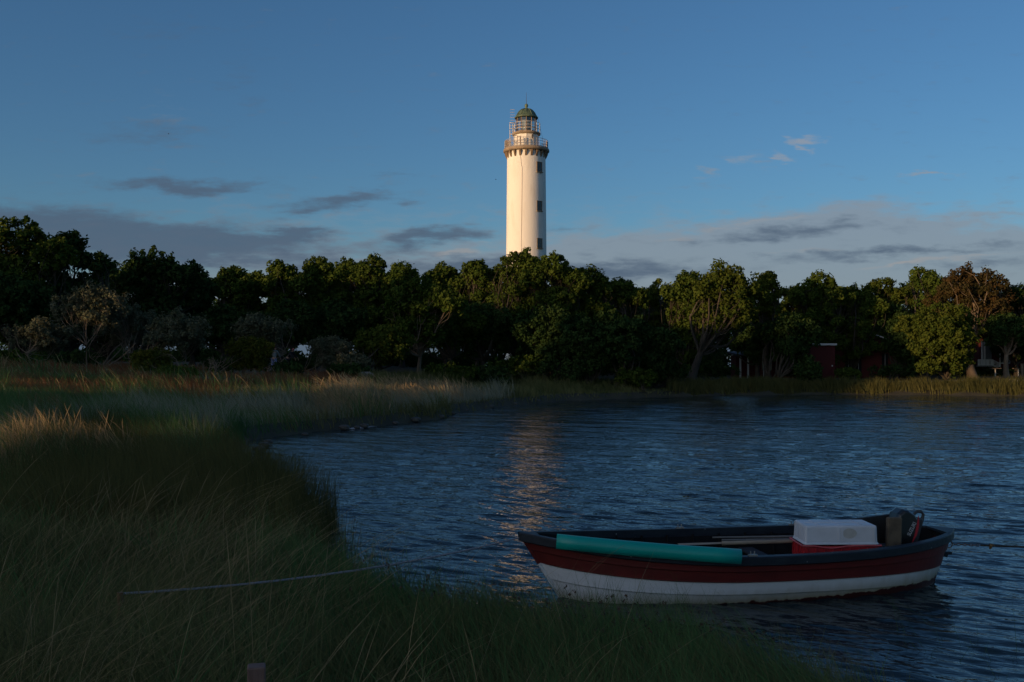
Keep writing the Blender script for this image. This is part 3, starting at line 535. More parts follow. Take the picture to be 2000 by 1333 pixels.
# ------------------------------------------------------------------ lighthouse
def build_lighthouse():
    Y = 130.0; X = gx(1028, Y); zb = gz(X, Y); rt = thing('lighthouse', (X, Y, 0), 'tall white round lighthouse with green copper dome behind the trees', 'lighthouse')
    mp = F / Y; z = lambda py: zz(py, Y); r = lambda px: px / mp
    white = mat('limewashed_wall', (.80, .765, .70), (.66, .61, .53), .9, .9, .7, bscale=2.5, stretch=(1, 1, .3), lo=.50, hi=.80)
    stone = mat('weathered_stone', (.34, .26, .18), (.22, .17, .12), 1.5, .9, .3)
    iron = mat('grey_iron', (.30, .30, .30), (.40, .38, .36), 3, .6); rust = mat('brown_iron', (.22, .15, .10), (.30, .22, .15), 3, .6)
    copper = mat('green_copper', (.055, .090, .060), (.115, .160, .095), 1.6, .55, .2, lo=.4, hi=.6); dark = mat('dark_opening', (.045, .04, .035), (.07, .06, .05), 3, .5)
    zg = z(293)
    MB().lathe([(r(43), zb - .3), (r(40.5), zb + 3), (r(39.4), z(500)), (r(37.6), z(312)), (r(37.6), z(298))], 72).build('tower', white, rt)
    b = MB()   # brick-coloured band low on the tower, seen between the leaves
    g = MB(); g.lathe([(r(38), z(299.5)), (r(43), z(299.5)), (r(45), z(297.5)), (r(45), z(295.3)), (r(44.3), zg), (r(20), zg)], 72); g.build('gallery', stone, rt)
    corb = mat('brown_stone', (.24, .165, .10), (.17, .12, .08), 2, .9, .2)
    for k in range(22):
        a = 2 * math.pi * (k + .37) / 22; c = MB(); m = Matrix.Rotation(a, 4, 'Z'); w = .115
        pr = [(r(37.2), z(312)), (r(39.2), z(309.5)), (r(42.2), z(303)), (r(42.6), z(300) - .003), (r(37.2), z(300) - .003)]
        vs = [m @ Vector((p[0], s * w, p[1])) for s in (-1, 1) for p in pr]
        c.add(vs, [(4, 3, 2, 1, 0), (5, 6, 7, 8, 9)] + [(i, (i + 1) % 5, 5 + (i + 1) % 5, 5 + i) for i in range(5)]); c.build('corbel', corb, rt)
    rl = MB(); 
    for zz_ in (z(277), z(282), z(287), z(291.5)): rl.ring(r(42), zz_, .028, 48)
    for k in range(40):
        a = 2 * math.pi * k / 40; p = (r(42) * math.cos(a), r(42) * math.sin(a)); rl.tube([p + (zg,), p + (z(277),)], .022 if k % 4 else .04, 4)
    rl.build('lower_railing', iron, rt)
    MB().lathe([(r(24.2), zg + .002), (r(24.2), z(266)), (r(24.6), z(265))], 12, smooth=False).build('upper_drum', white, rt)
    MB().lathe([(r(24.7), z(266)), (r(27.5), z(264.5)), (r(28), z(262.5)), (r(28), z(261.6)), (r(18), z(261.6))], 40).build('upper_gallery', stone, rt)
    ru = MB()
    for zz_ in (z(243), z(249), z(255)): ru.ring(r(27), zz_, .03, 40)
    for k in range(14):
        a = 2 * math.pi * (k + .3) / 14; p = (r(27) * math.cos(a), r(27) * math.sin(a)); ru.tube([p + (z(261.6),), p + (z(243),)], .03, 4)
    ru.build('upper_railing', mat('pale_iron', (.55, .53, .50), (.62, .6, .56), 3, .5), rt)
    gm = bpy.data.materials.new('lantern_glass'); gm.use_nodes = True; N = gm.node_tree.nodes; L = gm.node_tree.links; N.clear(); o_ = N.new('ShaderNodeOutputMaterial'); t = N.new('ShaderNodeBsdfTransparent'); t.inputs[0].default_value = (.8, .85, .85, 1); gl = N.new('ShaderNodeBsdfGlossy'); gl.inputs['Roughness'].default_value = .03
    x = N.new('ShaderNodeMixShader'); x.inputs[0].default_value = .14; L.new(t.outputs[0], x.inputs[1]); L.new(gl.outputs[0], x.inputs[2]); L.new(x.outputs[0], o_.inputs[0])
    MB().lathe([(r(19.6), z(261.5)), (r(19.6), z(231.5))], 12, smooth=False, cap=False).build('lantern_glass', gm, rt)
    mu = MB()
    for k in range(12):
        a = 2 * math.pi * k / 12; mu.tube([(r(19.8) * math.cos(a), r(19.8) * math.sin(a), z(261.5)), (r(19.8) * math.cos(a), r(19.8) * math.sin(a), z(231))], .055, 4)
    mu.ring(r(19.8), z(251.5), .04, 12); mu.lathe([(r(20), z(261.4)), (r(20), z(258.5)), (r(19.3), z(258.5))], 12, smooth=False, cap=False); mu.build('mullions', rust, rt)
    lm = mat('lens_glass', (.16, .17, .13), (.32, .30, .22), 2, .12, metal=.3)
    MB().lathe([(.35, z(261)), (.55, z(258)), (.62, z(255))] + [(.62 + .08 * (i % 2), z(254 - i * 1.1)) for i in range(16)] + [(.5, z(235))], 20).build('lens', lm, rt)
    MB().box((r(-8), .3, z(246)), (.35, .5, r(30))).build('curtain', mat('faded_curtain', (.32, .20, .13), (.42, .28, .2), 3, .8), rt)
    dome = MB(); dome.lathe([(r(20), z(231.8)), (r(22.6), z(232.4)), (r(23.2), z(230.2)), (r(20), z(227.5)), (r(18), z(224.5)), (r(16.3), z(221)), (r(13.2), z(217.4)), (r(9), z(214.8)), (r(4.5), z(213.2)), (r(2.4), z(212.2))], 48)
    for k in range(12):
        a = 2 * math.pi * k / 12; dome.tube([(q * math.cos(a) * mp ** 0, q * math.sin(a), h) for q, h in ((r(20.2), z(227.3)), (r(18.2), z(224.3)), (r(16.5), z(220.8)), (r(13.4), z(217.1)), (r(9.1), z(214.5)), (r(3), z(212.6)))], .05, 4)
    dome.build('dome', copper, rt)
    MB().lathe([(r(2.6), z(213)), (r(2.2), z(210.5)), (r(3.3), z(208.5)), (r(3.6), z(206.5)), (r(3.0), z(204.5)), (r(1.4), z(203.2)), (.03, z(202.6))], 20).build('finial', copper, rt)
    MB().tube([(0, 0, z(203)), (0, 0, z(181))], [.035, .015], 5).build('lightning_rod', dark, rt)
    for py0, py1 in ((323, 341), (398, 416), (470, 488)):
        a = R(-90 + 40); rr = r(38.2 if py0 < 400 else 39); zc = (z(py0) + z(py1)) / 2; hh = z(py0) - z(py1); m = Matrix.Rotation(a, 4, 'Z')
        def at(dx, dy, dz): v = m @ Vector((dx, dy, 0)); return (v.x, v.y, zc + dz)
        f = MB(); wdt = .78
        for s in (-1, 1): f.box(at(rr - .05, s * (wdt / 2), 0), (.22, .10, hh), rz=a); f.box(at(rr - .05, 0, s * (hh / 2)), (.24, wdt + .12, .10), rz=a)
        f.box(at(rr - .03, 0, 0), (.17, .06, hh - .1), rz=a); fo = f.build('window', mat('brown_window_frame', (.14, .10, .07), (.2, .15, .1), 4, .7), rt)
        MB().box(at(rr - .04, 0, 0), (.14, wdt - .1, hh - .1), rz=a).build('pane', mat('dark_pane', (.03, .035, .04), rough=.1), fo)
        MB().box(at(rr + .02, 0, -hh / 2 - .09), (.3, wdt + .26, .08), rz=a).build('sill', stone, fo)
    # opening in drum
    MB().box((r(11.5), -r(24.2) * .93, z(271.5)), (.22, .3, .5)).build('drum_opening', dark, rt)
    # lightning cable down the wall
    cb = MB(); aa = R(-90 - 15)
    pts = [(r(24.4) * math.cos(R(-88)), r(24.4) * math.sin(R(-88)), z(262)), (r(24.5) * math.cos(R(-94)), r(24.5) * math.sin(R(-94)), z(292))]; cb.tube(pts, .02, 3)
    pts = [(r(38) * math.cos(a_), r(38) * math.sin(a_), z(y_)) for a_, y_ in ((R(-108), 312), (R(-105), 330), (R(-103), 335), (R(-103.5), 380), (R(-104.5), 440), (R(-105.2), 500))]
    pts = [(p[0] * (1 + .00022 * (i * 30)), p[1] * (1 + .0003 * (i * 30)), p[2]) for i, p in enumerate(pts)]; cb.tube(pts, .016, 4); cb.build('lightning_cable', rust, rt)
    sw = MB(); sw.tube([(r(22), 0, z(229)), (r(36), -.5, z(291))], .014, 3); sw.build('stay_wire', dark, rt)
    # ladder on the left side of the drum
    ld = MB(); ax, ay = -r(27.5), -r(9)
    for dx in (-.30, .30): ld.tube([(ax + dx, ay, zg), (ax + dx, ay, z(244))], .05, 5)
    for i in range(15): ld.tube([(ax - .30, ay, zg + .35 * i + .2), (ax + .30, ay, zg + .35 * i + .2)], .025, 4)
    for zz_ in (z(244.5), z(256), z(267), z(280)):
        ld.tube([(ax - .30, ay, zz_), (ax - .34, ay - .7, zz_), (ax + .34, ay - .7, zz_), (ax + .30, ay, zz_)], .03, 4)
    ld.build('ladder', mat('pale_ladder', (.60, .58, .55), (.66, .63, .6), 3, .5), rt)
    dr = MB()
    for dx in (-r(17), -r(11.5)): dr.box((dx, -r(34), z(284)), (.09, .09, r(20))); dr.box((dx + .34, -r(34), z(284)), (.06, .06, r(19)))
    dr.box((-r(14.6), -r(34), z(274)), (.55, .08, .08)); dr.build('gallery_gate', rust, rt)
    MB().box((-r(36), r(6), z(283)), (.75, .6, r(18))).build('equipment_box', rust, rt)
    MB().box((r(39), r(4), z(285)), (.06, 2.6, r(13))).build('railing_screen', mat('faded_screen', (.5, .36, .3), (.55, .45, .38), 3, .8), rt)
build_lighthouse()

# ------------------------------------------------------------------ boat and what lies in it
BC = Vector((2.82, 12.08, 0)); BR = math.atan2(1.0, 5.5); HEEL = R(1.0); HL = 2.76; HB = .88
M_navy = mat('navy_paint', (.010, .015, .023), (.018, .026, .036), 6, .5, .15, bscale=30, spec=.35)
M_red = mat('dark_red_paint', (.135, .013, .010), (.095, .010, .008), 2.5, .5, .15, bscale=25, stretch=(1, 4, 4))
def speckle(m, col, scale, thr, amt=.35):
    nt = m.node_tree; N = nt.nodes; L = nt.links; b = N['Principled BSDF']; src = b.inputs['Base Color'].links[0].from_socket
    tc = N.new('ShaderNodeTexCoord'); v = N.new('ShaderNodeTexVoronoi'); v.inputs['Scale'].default_value = scale; L.new(tc.outputs['Object'], v.inputs['Vector'])
    sc = N.new('ShaderNodeSeparateColor'); L.new(v.outputs['Color'], sc.inputs[0]); n = N.new('ShaderNodeTexNoise'); n.inputs['Scale'].default_value = scale * 2; L.new(tc.outputs['Object'], n.inputs['Vector'])
    def MM(op, a, b_):
        k = N.new('ShaderNodeMath'); k.operation = op
        for i, q in enumerate((a, b_)):
            if isinstance(q, (int, float)): k.inputs[i].default_value = q
            else: L.new(q, k.inputs[i])
        return k.outputs[0]
    d = MM('ADD', v.outputs['Distance'], MM('MULTIPLY', MM('SUBTRACT', n.outputs[0], .5), .25)); f = MM('MULTIPLY', MM('LESS_THAN', d, thr), MM('LESS_THAN', sc.outputs[0], amt))
    x = N.new('ShaderNodeMix'); x.data_type = 'RGBA'; L.new(f, x.inputs[0]); L.new(src, x.inputs[6]); x.inputs[7].default_value = col + (1,); L.new(x.outputs[2], b.inputs['Base Color'])
speckle(M_navy, (.30, .30, .30), 9, .075); speckle(M_red, (.30, .16, .14), 11, .06)
M_inner = mat('tarred_inside', (.005, .006, .008), (.012, .012, .013), 5, .8, spec=.15)
M_rust = mat('rust', (.12, .06, .03), (.2, .10, .05), 20, .8)
def hull_white():
    m = mat('white_hull_paint', (.74, .75, .76), (.66, .67, .68), 2, .5, .1, bscale=20, stretch=(.6, 2, 2)); nt = m.node_tree; N = nt.nodes; L = nt.links; b = N['Principled BSDF']
    src = b.inputs['Base Color'].links[0].from_socket; tc = N.new('ShaderNodeTexCoord'); sp = N.new('ShaderNodeSeparateXYZ'); L.new(tc.outputs['Object'], sp.inputs[0])
    n = N.new('ShaderNodeTexNoise'); n.inputs['Scale'].default_value = 5; mp = N.new('ShaderNodeMapping'); mp.inputs['Scale'].default_value = (2.5, 2.5, .7); L.new(tc.outputs['Object'], mp.inputs[0]); L.new(mp.outputs[0], n.inputs['Vector'])
    def MM(op, a, b_):
        k = N.new('ShaderNodeMath'); k.operation = op
        for i, v in enumerate((a, b_)):
            if isinstance(v, (int, float)): k.inputs[i].default_value = v
            else: L.new(v, k.inputs[i])
        return k.outputs[0]
    h = MM('ADD', MM('SUBTRACT', sp.outputs[2], MM('MULTIPLY', sp.outputs[0], .030)), MM('MULTIPLY', MM('SUBTRACT', n.outputs[0], .5), .10))
    for lo, hi, col in ((.20, .03, (.26, .21, .10)), (.034, .026, (.055, .010, .008))):
        mr = N.new('ShaderNodeMapRange'); L.new(h, mr.inputs[0]); mr.inputs[1].default_value = hi; mr.inputs[2].default_value = lo; mr.inputs[3].default_value = .85 if lo > .1 else 1; mr.inputs[4].default_value = 0
        x = N.new('ShaderNodeMix'); x.data_type = 'RGBA'; L.new(mr.outputs[0], x.inputs[0]); L.new(src, x.inputs[6]); x.inputs[7].default_value = col + (1,); src = x.outputs[2]
    L.new(src, b.inputs['Base Color']); return m
def sheer(u): return .57 + (.19 * abs(u) ** 2.1 if u < 0 else .065 * abs(u) ** 2.2)
def keel(u): return -.22 + .10 * abs(u) ** 4
def hbeam(u): return HB * (max(0, 1 - abs(u) ** 2.1) ** .92 if u < 0 else max(0, 1 - abs(u) ** 2.5) ** .68)
def hx(u, z): 
    t = (z - keel(u)) / (sheer(u) - keel(u)); t = max(0, min(1.1, t))
    return u * (HL - (1 - t) * (.56 if u < 0 else .30) * abs(u) ** 2)
def hy(u, z):
    t = max(0.0, min(1.0, (z - keel(u)) / (sheer(u) - keel(u)))); return hbeam(u) * (t ** .20) * (.92 + .08 * t)
US = [-1 + 2 * i / 56 for i in range(57)]
def build_boat():
    rt = thing('boat', BC, 'white and dark red wooden boat with navy gunwales moored by the grassy bank', 'boat', rz=BR); rt.rotation_euler = (HEEL, 0, BR)
    bnd = [lambda u: keel(u), lambda u: -.06 + .06 * u * u, lambda u: .115 + (.10 * u * u if u < 0 else -.055 * u * u), lambda u: .268 + (.14 * u * u if u < 0 else -.045 * u * u), lambda u: (.268 + (.14 * u * u if u < 0 else -.045 * u * u) + sheer(u)) / 2 - .02, lambda u: sheer(u)]
    def strake(i, off):
        b = MB()
        for sd in (-1, 1):
            vs = []; K = 5
            for u in US:
                z0, z1 = bnd[i](u), bnd[i + 1](u); col = []
                for k in range(K):
                    z = z0 + (z1 - z0) * k / (K - 1); lap = off * (1 - k / (K - 1)) + .002
                    col.append((hx(u, z), sd * (hy(u, z) + lap), z))
                z0 += .012; col[0] = (hx(u, z0), sd * (hy(u, z0) + off + .002), z0); col = [(hx(u, z0), sd * max(hy(u, z0) - .02, 0), z0)] + col + [(hx(u, z1), sd * max(hy(u, z1) - .02, 0), z1)]
                vs += col
            n = K + 2; fs = []
            for a in range(len(US) - 1):
                for k in range(n - 1):
                    q = (a * n + k, (a + 1) * n + k, (a + 1) * n + k + 1, a * n + k + 1); fs.append(q if sd < 0 else q[::-1])
            b.add(vs, fs)
        return b
    wm = hull_white()
    h = strake(1, .022); h2 = strake(2, .026); h0 = strake(0, .004); h.add(h2.v, h2.f); h.add(h0.v, h0.f); h.build('lower_planking', wm, rt)
    u_ = strake(3, .024); u2 = strake(4, .026); u_.add(u2.v, u2.f); u_.build('upper_planking', M_red, rt)
    # inner skin
    b = MB(); K = 7
    for sd in (-1, 1):
        vs = []
        for u in US[1:-1]:
            for k in range(K):
                z = -.10 + (sheer(u) + .10) * k / (K - 1); vs.append((hx(u, z) * .985, sd * max(hy(u, max(z, keel(u) + .02)) - .035, 0), z))
        b.add(vs, [(a * K + k, a * K + k + 1, (a + 1) * K + k + 1, (a + 1) * K + k)[::sd] for a in range(len(US) - 3) for k in range(K - 1)])
    b.build('inner_planking', M_inner, rt)
    vs = []; 
    for u in US[1:-1]:
        y = hy(u, -.02) - .04; vs += [(hx(u, -.02) * .98, -y, .02), (hx(u, -.02) * .98, y, .02)]
    MB().add(vs, [(2 * i, 2 * i + 2, 2 * i + 3, 2 * i + 1) for i in range(len(US) - 3)]).build('floor_boards', M_inner, rt)
    # gunwale: cap rail and rubbing strake
    for sd in (-1, 1):
        g = MB(); vs = []
        for u in US:
            s = sheer(u); y = hbeam(u); x = hx(u, s); w = .06; xo = x + (.03 if u > .97 else (-.03 if u < -.97 else 0))
            vs += [(x, sd * max(y - w, 0), s + .022), (xo, sd * (y + .022), s + .020), (xo, sd * (y + .032), s + .008), (xo, sd * (y + .032), s - .075), (x, sd * (y + .012), s - .088), (x, sd * max(y - w, 0), s - .09)]
        fs = []
        for a in range(len(US) - 1):
            for k in range(6):
                q = (a * 6 + k, a * 6 + (k + 1) % 6, (a + 1) * 6 + (k + 1) % 6, (a + 1) * 6 + k); fs.append(q if sd < 0 else q[::-1])
        g.add(vs, fs); g.build('gunwale', M_navy, rt)
    # fore deck / breasthooks, stems
    for e, u0 in ((-1, -.92), (1, .92)):
        vs = []; us = [u for u in US if (u <= u0 if e < 0 else u >= u0)]
        for u in us: y = max(hbeam(u) - .02, 0.001); s = sheer(u) + .024; vs += [(hx(u, s), -y, s), (hx(u, s), y, s)]
        n = len(us); b = MB(); b.add(vs, [(2 * i, 2 * i + 2, 2 * i + 3, 2 * i + 1) for i in range(n - 1)])
        b.add([(x, y, z - .03) for x, y, z in vs], [(2 * i + 1, 2 * i + 3, 2 * i + 2, 2 * i) for i in range(n - 1)])
        i0 = n - 1 if e < 0 else 0; x, y, z = vs[2 * i0]; b.box((x, 0, z - .015), (.02, 2 * y, .03)); b.build('breasthook', M_navy, rt)
        s = MB(); zs = [keel(e) - .02, .05, .2, .35, .5, sheer(e) + .03]; rb = bnd[3](e); s.tube([(hx(e, z) + e * .010, 0, z) for z in (keel(e) - .02, .05, .15, rb)], .024, 6); s.build('stem', wm, rt)
        s = MB(); s.tube([(hx(e, z) + e * .010, 0, z) for z in (rb + .001, .45, .55, sheer(e) - .02)], .024, 6); s.build('stem', M_red, rt)
    MB().box((hx(1, .34) + .055, 0, .345), (.12, .07, .035)).box((hx(1, .34) + .03, 0, .318), (.07, .05, .04), ry=R(18)).build('stern_bracket', M_navy, rt)
    for u in (-.62, -.28, .12, .78):
        z = .33 + (.06 if abs(u) > .5 else 0); y = hy(u, z) - .05; MB().box((hx(u, z), 0, z), (.20, 2 * y, .03)).build('thwart', mat('grey_board', (.020, .026, .034), (.035, .04, .05), 5, .7), rt, bevel=.006)
    for i in range(13):
        u = -.78 + i * .13; r_ = MB()
        zs = (sheer(u) - .05, .36, .24, .12, .035); r_.tube([(hx(u, z), -max(hy(u, z) - .05, .02), z) for z in zs] + [(hx(u, z), max(hy(u, z) - .05, .02), z) for z in zs[::-1]], .016, 4)
        r_.build('rib', M_inner, rt)
    for sd in (-1, 1): st = MB(); st.tube([(hx(u, sheer(u) - .16), sd * (hy(u, sheer(u) - .16) - .055), sheer(u) - .16) for u in [-.85 + .17 * k for k in range(11)]], .02, 4); st.build('stringer', M_inner, rt)
    for u, sd in ((-.19, 1), (.37, 1), (-.1, -1)):
        c = (u * HL, sd * (hbeam(u) - .02), sheer(u) + .03); o = MB(); o.box(c, (.10, .04, .02)); o.tube([(c[0] - .02, c[1], c[2]), (c[0] - .025, c[1], c[2] + .045)], .007, 5); o.tube([(c[0] + .02, c[1], c[2]), (c[0] + .025, c[1], c[2] + .045)], .007, 5)
        o.build('oarlock', mat('dull_metal', (.35, .33, .30), rough=.5, metal=.6), rt)
    # stern ring
    ring = MB(); cx = hx(1, .45) + .06
    ring.tube([(cx + .04 * math.cos(a), .0, .45 + .04 * math.sin(a)) for a in [2 * math.pi * k / 14 for k in range(15)]], .007, 5, cap=False); ring.build('mooring_ring', M_rust, rt)
    return rt
build_boat()
BM = Matrix.Translation(BC) @ Matrix.Rotation(BR, 4, 'Z') @ Matrix.Rotation(HEEL, 4, 'X')
def onboat(x, y, z): return BM @ Vector((x, y, z))

def build_cargo():
    # teal pipe over the near gunwale
    a = onboat(hx(-.79, .6), -hbeam(-.79) - .02, sheer(-.79) + .0); b = onboat(hx(.045, .5), -hbeam(.045) - .02, sheer(.045) - .03)
    A = W(1087, 1058, 11.18); B = W(1447, 1088, 11.03)
    dirv = (B - A).normalized(); side = dirv.cross(Vector((0, 0, 1))).normalized(); up = side.cross(dirv); vs = []; fs = []; n = 22; NS = 9; ro, ri = .086, .078
    for k in range(NS):
        p = A + (B - A) * k / (NS - 1) + up * (-.012 * math.sin(math.pi * k / (NS - 1)))
        for rr in (ro, ri):
            for i in range(n + 1):
                t = R(-60 + 300 * i / n) ; sq = 1.0
                # slit faces down and inwards
                vs.append(p + side * rr * math.cos(t) + up * rr * math.sin(t))
    m = 2 * (n + 1)
    for k in range(NS - 1):
        for i in range(n):
            fs.append((k * m + i, (k + 1) * m + i, (k + 1) * m + i + 1, k * m + i + 1)); j = n + 1
            fs.append((k * m + j + i + 1, (k + 1) * m + j + i + 1, (k + 1) * m + j + i, k * m + j + i))
    for k, fl in ((0, 1), (NS - 1, -1)):
        for i in range(n): q = (k * m + i, k * m + i + 1, k * m + n + 2 + i, k * m + n + 1 + i); fs.append(q[::fl])
    o = MB().add(vs, fs, True).build('pipe_fender', mat('teal_plastic', (.0, .34, .29), (.0, .30, .25), 1.2, .38, stretch=(1, 4, 4)), None)
    tag(o, 'bright teal split pipe laid over the near gunwale of the boat', 'pipe')
    # crates
    z0 = 0
    wp = mat('white_plastic_crate', (.60, .62, .68), (.50, .52, .56), 3, .45, .05); sc = mat('grubby_mark', (.34, .33, .31), (.45, .44, .42), 6, .7)
    rp = mat('red_plastic_crate', (.42, .022, .030), (.34, .016, .022), 4, .4)
    ctr = Vector((gx(1630, 11.95), 11.95, 0)); rot = 0.02
    rc = thing('crate', (ctr.x, ctr.y, .30), 'red ribbed plastic crate standing in the boat under the white one', 'crate', rz=rot, group='crates in the boat')
    wd, dp = .93, .50; w = MB()
    for s in (-1, 1): w.box((0, s * (dp / 2 - .01), .15), (wd - .05, .012, .28)); w.box((s * (wd / 2 - .03), 0, .15), (.012, dp - .02, .28))
    w.box((0, 0, .012), (wd - .05, dp - .03, .02)); w.build('walls', rp, rc)
    w = MB()
    for i in range(9):
        x = -wd / 2 + .06 + i * (wd - .12) / 8
        for s in (-1, 1): w.box((x, s * (dp / 2 + .004), .14), (.012, .016, .26))
    for i in range(4):
        for s in (-1, 1): w.box((s * (wd / 2 - .018), -dp / 2 + .08 + i * .11, .14), (.014, .012, .26))
    w.build('ribs', rp, rc)
    w = MB()   # sagging rim lip
    for s in (-1, 1): w.tube([(-wd / 2 + wd * t, s * (dp / 2 + .01), .296 - (.028 * math.exp(-((t - .36) / .16) ** 2) if s < 0 else 0)) for t in [k / 20 for k in range(21)]], .011, 6); w.tube([(s * (wd / 2), -dp / 2, .296), (s * (wd / 2), dp / 2, .296)], .011, 6)
    w.build('rim', mat('pale_red_rim', (.50, .10, .11), (.42, .05, .06), 6, .5), rc)
    wc = thing('crate', (ctr.x + .0, ctr.y - .01, .612), 'white plastic crate turned upside down on top of the red crate', 'crate', rz=rot, group='crates in the boat')
    wd, dp, h = .86, .46, .215; b = MB(); b.rbox((0, 0, h / 2 + .012), (wd, dp, h - .02), .022, taper=.985); b.build('shell', wp, wc)
    b = MB(); b.rbox((0, 0, .016), (wd + .03, dp + .03, .022), .03)
    for i in range(36): 
        x = -wd / 2 + .03 + i * (wd - .06) / 35
        for s in (-1, 1): b.box((x, s * (dp / 2 + .006), .002), (.011, .010, .012))
    b.build('rim', wp, wc)
    b = MB()
    for x in (-.40, -.03, .03 - .02, .385): b.box((x, -dp / 2 * .985 - .002, .105), (.022, .012, .165), rx=R(-2.5))
    for y in (-.15, 0, .15): b.box((-wd / 2 * .985 - .002, y, .105), (.012, .018, .165))
    for x in (-.25, 0, .25): b.box((x, 0, h + .003), (.02, dp * .8, .01))
    b.box((0, 0, h + .003), (wd * .85, .02, .012)); b.build('ribs', wp, wc)
    b = MB(); b.add([(.09 + .085 * math.cos(t) * (1.1 if math.cos(t) > 0 else .9), -dp / 2 * .975 - .0055 + .0, .10 + .065 * math.sin(t) + (.03 if math.sin(t) < 0 else .02)) for t in [2 * math.pi * i / 20 for i in range(20)]], [tuple(range(20))]); b.build('worn_mark', sc, wc)
    # oars and poles
    wood = mat('bare_wood', (.26, .20, .15), (.34, .27, .2), 4, .75, stretch=(1, 8, 8)); greyw = mat('grey_wood', (.12, .12, .12), (.17, .16, .15), 4, .8, stretch=(1, 8, 8))
    def oar(P, Q, lb, m, rad=.022, blade=True):
        d = (Q - P); L_ = d.length; o = thing('oar' if blade else 'pole', P, lb, 'oar' if blade else 'pole'); q = d.to_track_quat('X', 'Z'); o.rotation_mode = 'QUATERNION'; o.rotation_quaternion = q
        if blade:
            MB().tube([(.55, 0, 0), (L_, 0, 0)], [rad, rad * .8], 8).build('shaft', m, o)
            b = MB(); vs = []; pr = [(0, .028), (.02, .045), (.2, .052), (.38, .045), (.5, .03), (.58, .022)]
            for x, w_ in pr: vs += [(x, -w_, .0), (x, 0, .014), (x, w_, 0), (x, 0, -.014)]
            b.add(vs, [(i * 4 + k, i * 4 + (k + 1) % 4, i * 4 + 4 + (k + 1) % 4, i * 4 + 4 + k) for i in range(5) for k in range(4)] + [(3, 2, 1, 0), (20, 21, 22, 23)]); b.build('blade', m, o)
        else: MB().tube([(0, 0, 0), (L_ * .5, 0, -.01), (L_, 0, 0)], [rad * .6, rad, rad * .8], 8).build('shaft', m, o)
    oar(W(1325, 1064, 11.9), W(1600, 1056, 12.2), 'oar with a bare brown blade lying inside the boat left of the crates', wood, .026)
    oar(W(1392, 1050, 12.25), W(1690, 1044, 12.55), 'upper grey pole lying in the boat against the far side', greyw, .016, False)
    oar(W(1410, 1055, 12.15), W(1700, 1050, 12.45), 'lower grey pole lying in the boat beside the oar', greyw, .016, False)
    # black engine housing and worn wooden pad
    bx = MB(); c = onboat(1.83, .12, 0); bx.add([(-.42, -.02, .05), (.26, -.02, .05), (.26, .03, .05), (-.42, .03, .05), (-.42, -.02, .335), (.23, -.02, .40), (.23, .03, .40), (-.42, .03, .335), (.26, -.02, .375), (.26, .03, .375)],
        [(3, 2, 1, 0), (0, 1, 8, 5, 4), (2, 3, 7, 6, 9), (4, 5, 6, 7), (5, 8, 9, 6), (1, 2, 9, 8), (0, 4, 7, 3)])
    o = bx.build('bulkhead_board', mat('black_board', (.010, .011, .012), (.02, .02, .02), 5, .55), None, bevel=.008); o.location = (gx(1702, 12.35), 12.35, .46); o.rotation_euler = (0, 0, .12); tag(o, 'black upright board in the boat behind the crates, left of the engine', 'board')
    pad = MB(); pad.rbox((0, 0, 0), (.185, .07, .40), .02); o = pad.build('engine_pad', mat('worn_brown_board', (.075, .055, .035), (.15, .11, .07), 6, .8, .3), None); o.location = (gx(1745.5, 12.0), 12.0, zz(1038, 12.0) - .03); o.rotation_euler = (0, R(1.5), .15); tag(o, 'worn brown wooden board clamped upright in front of the outboard engine', 'board')
    sd = MB(); sd.box((0, 0, 0), (.02, .09, .38)); 
    # outboard engine, tilted in its well
    Y = 12.25; e = thing('outboard_engine', (gx(1762, Y), Y, zz(1026, Y)), 'black outboard engine with a white and red side decal at the stern', 'engine'); e.rotation_euler = (0, R(14), .10)
    blk = mat('black_engine_shell', (.008, .009, .011), (.014, .015, .017), 4, .32, coat=.3); gr = mat('dark_grey_plastic', (.03, .033, .036), (.045, .045, .05), 6, .5)
    prof = [(-.145, -.21), (-.155, 0), (-.135, .13), (-.085, .195), (-.03, .205), (.06, .175), (.115, .13), (.125, .0), (.115, -.21)]
    b = MB(); vs = []; ys = [(-.115, .93), (-.13, 1.0 - .04), (-.135, 1.0)] ; rings = [(-.14, .86), (-.115, .95), (-.07, 1.0), (.07, 1.0), (.115, .95), (.14, .86)]
    for y, k in rings: vs += [(x * k, y, z * (k if z > 0 else 1)) for x, z in prof]
    n = len(prof); fs = [tuple(range(n - 1, -1, -1))[::-1], tuple(range(5 * n, 6 * n))[::-1]] + [(i * n + k, (i + 1) * n + k, (i + 1) * n + (k + 1) % n, i * n + (k + 1) % n) for i in range(5) for k in range(n)]
    b.add(vs, fs, False); b.build('cowl', blk, e, bevel=.008)
    MB().rbox((.165, 0, -.03), (.10, .16, .34), .025).box((.14, 0, -.18), (.1, .1, .12)).build('leg_housing', gr, e)
    hd = MB(); hd.tube([(.10, 0, .10), (.115, 0, .165), (.145, 0, .205), (.20, 0, .215), (.235, 0, .19), (.235, 0, .14), (.225, 0, .05), (.20, 0, -.1)], [.02, .02, .018, .018, .018, .022, .026, .03], 8); hd.build('handle', gr, e)
    MB().tube([(-.02, .0, -.2), (-.02, 0, -.5)], [.07, .05], 10).build('drive_shaft', gr, e)
    MB().box((.19, -.02, -.235), (.07, .12, .07)).tube([(.16, -.08, -.22), (.24, -.08, -.22)], .018, 6).build('clamp', mat('dull_bronze', (.12, .09, .05), rough=.5, metal=.5), e)
    # decal: lettering running up the side with a red arc beside it
    tx = bpy.data.curves.new('lettering', 'FONT'); tx.body = 'SUZUKI'; tx.size = .066; tx.extrude = .0015; tx.align_x = 'CENTER'; tx.align_y = 'CENTER'; tx.space_character = 1.0; tx.offset = .0015
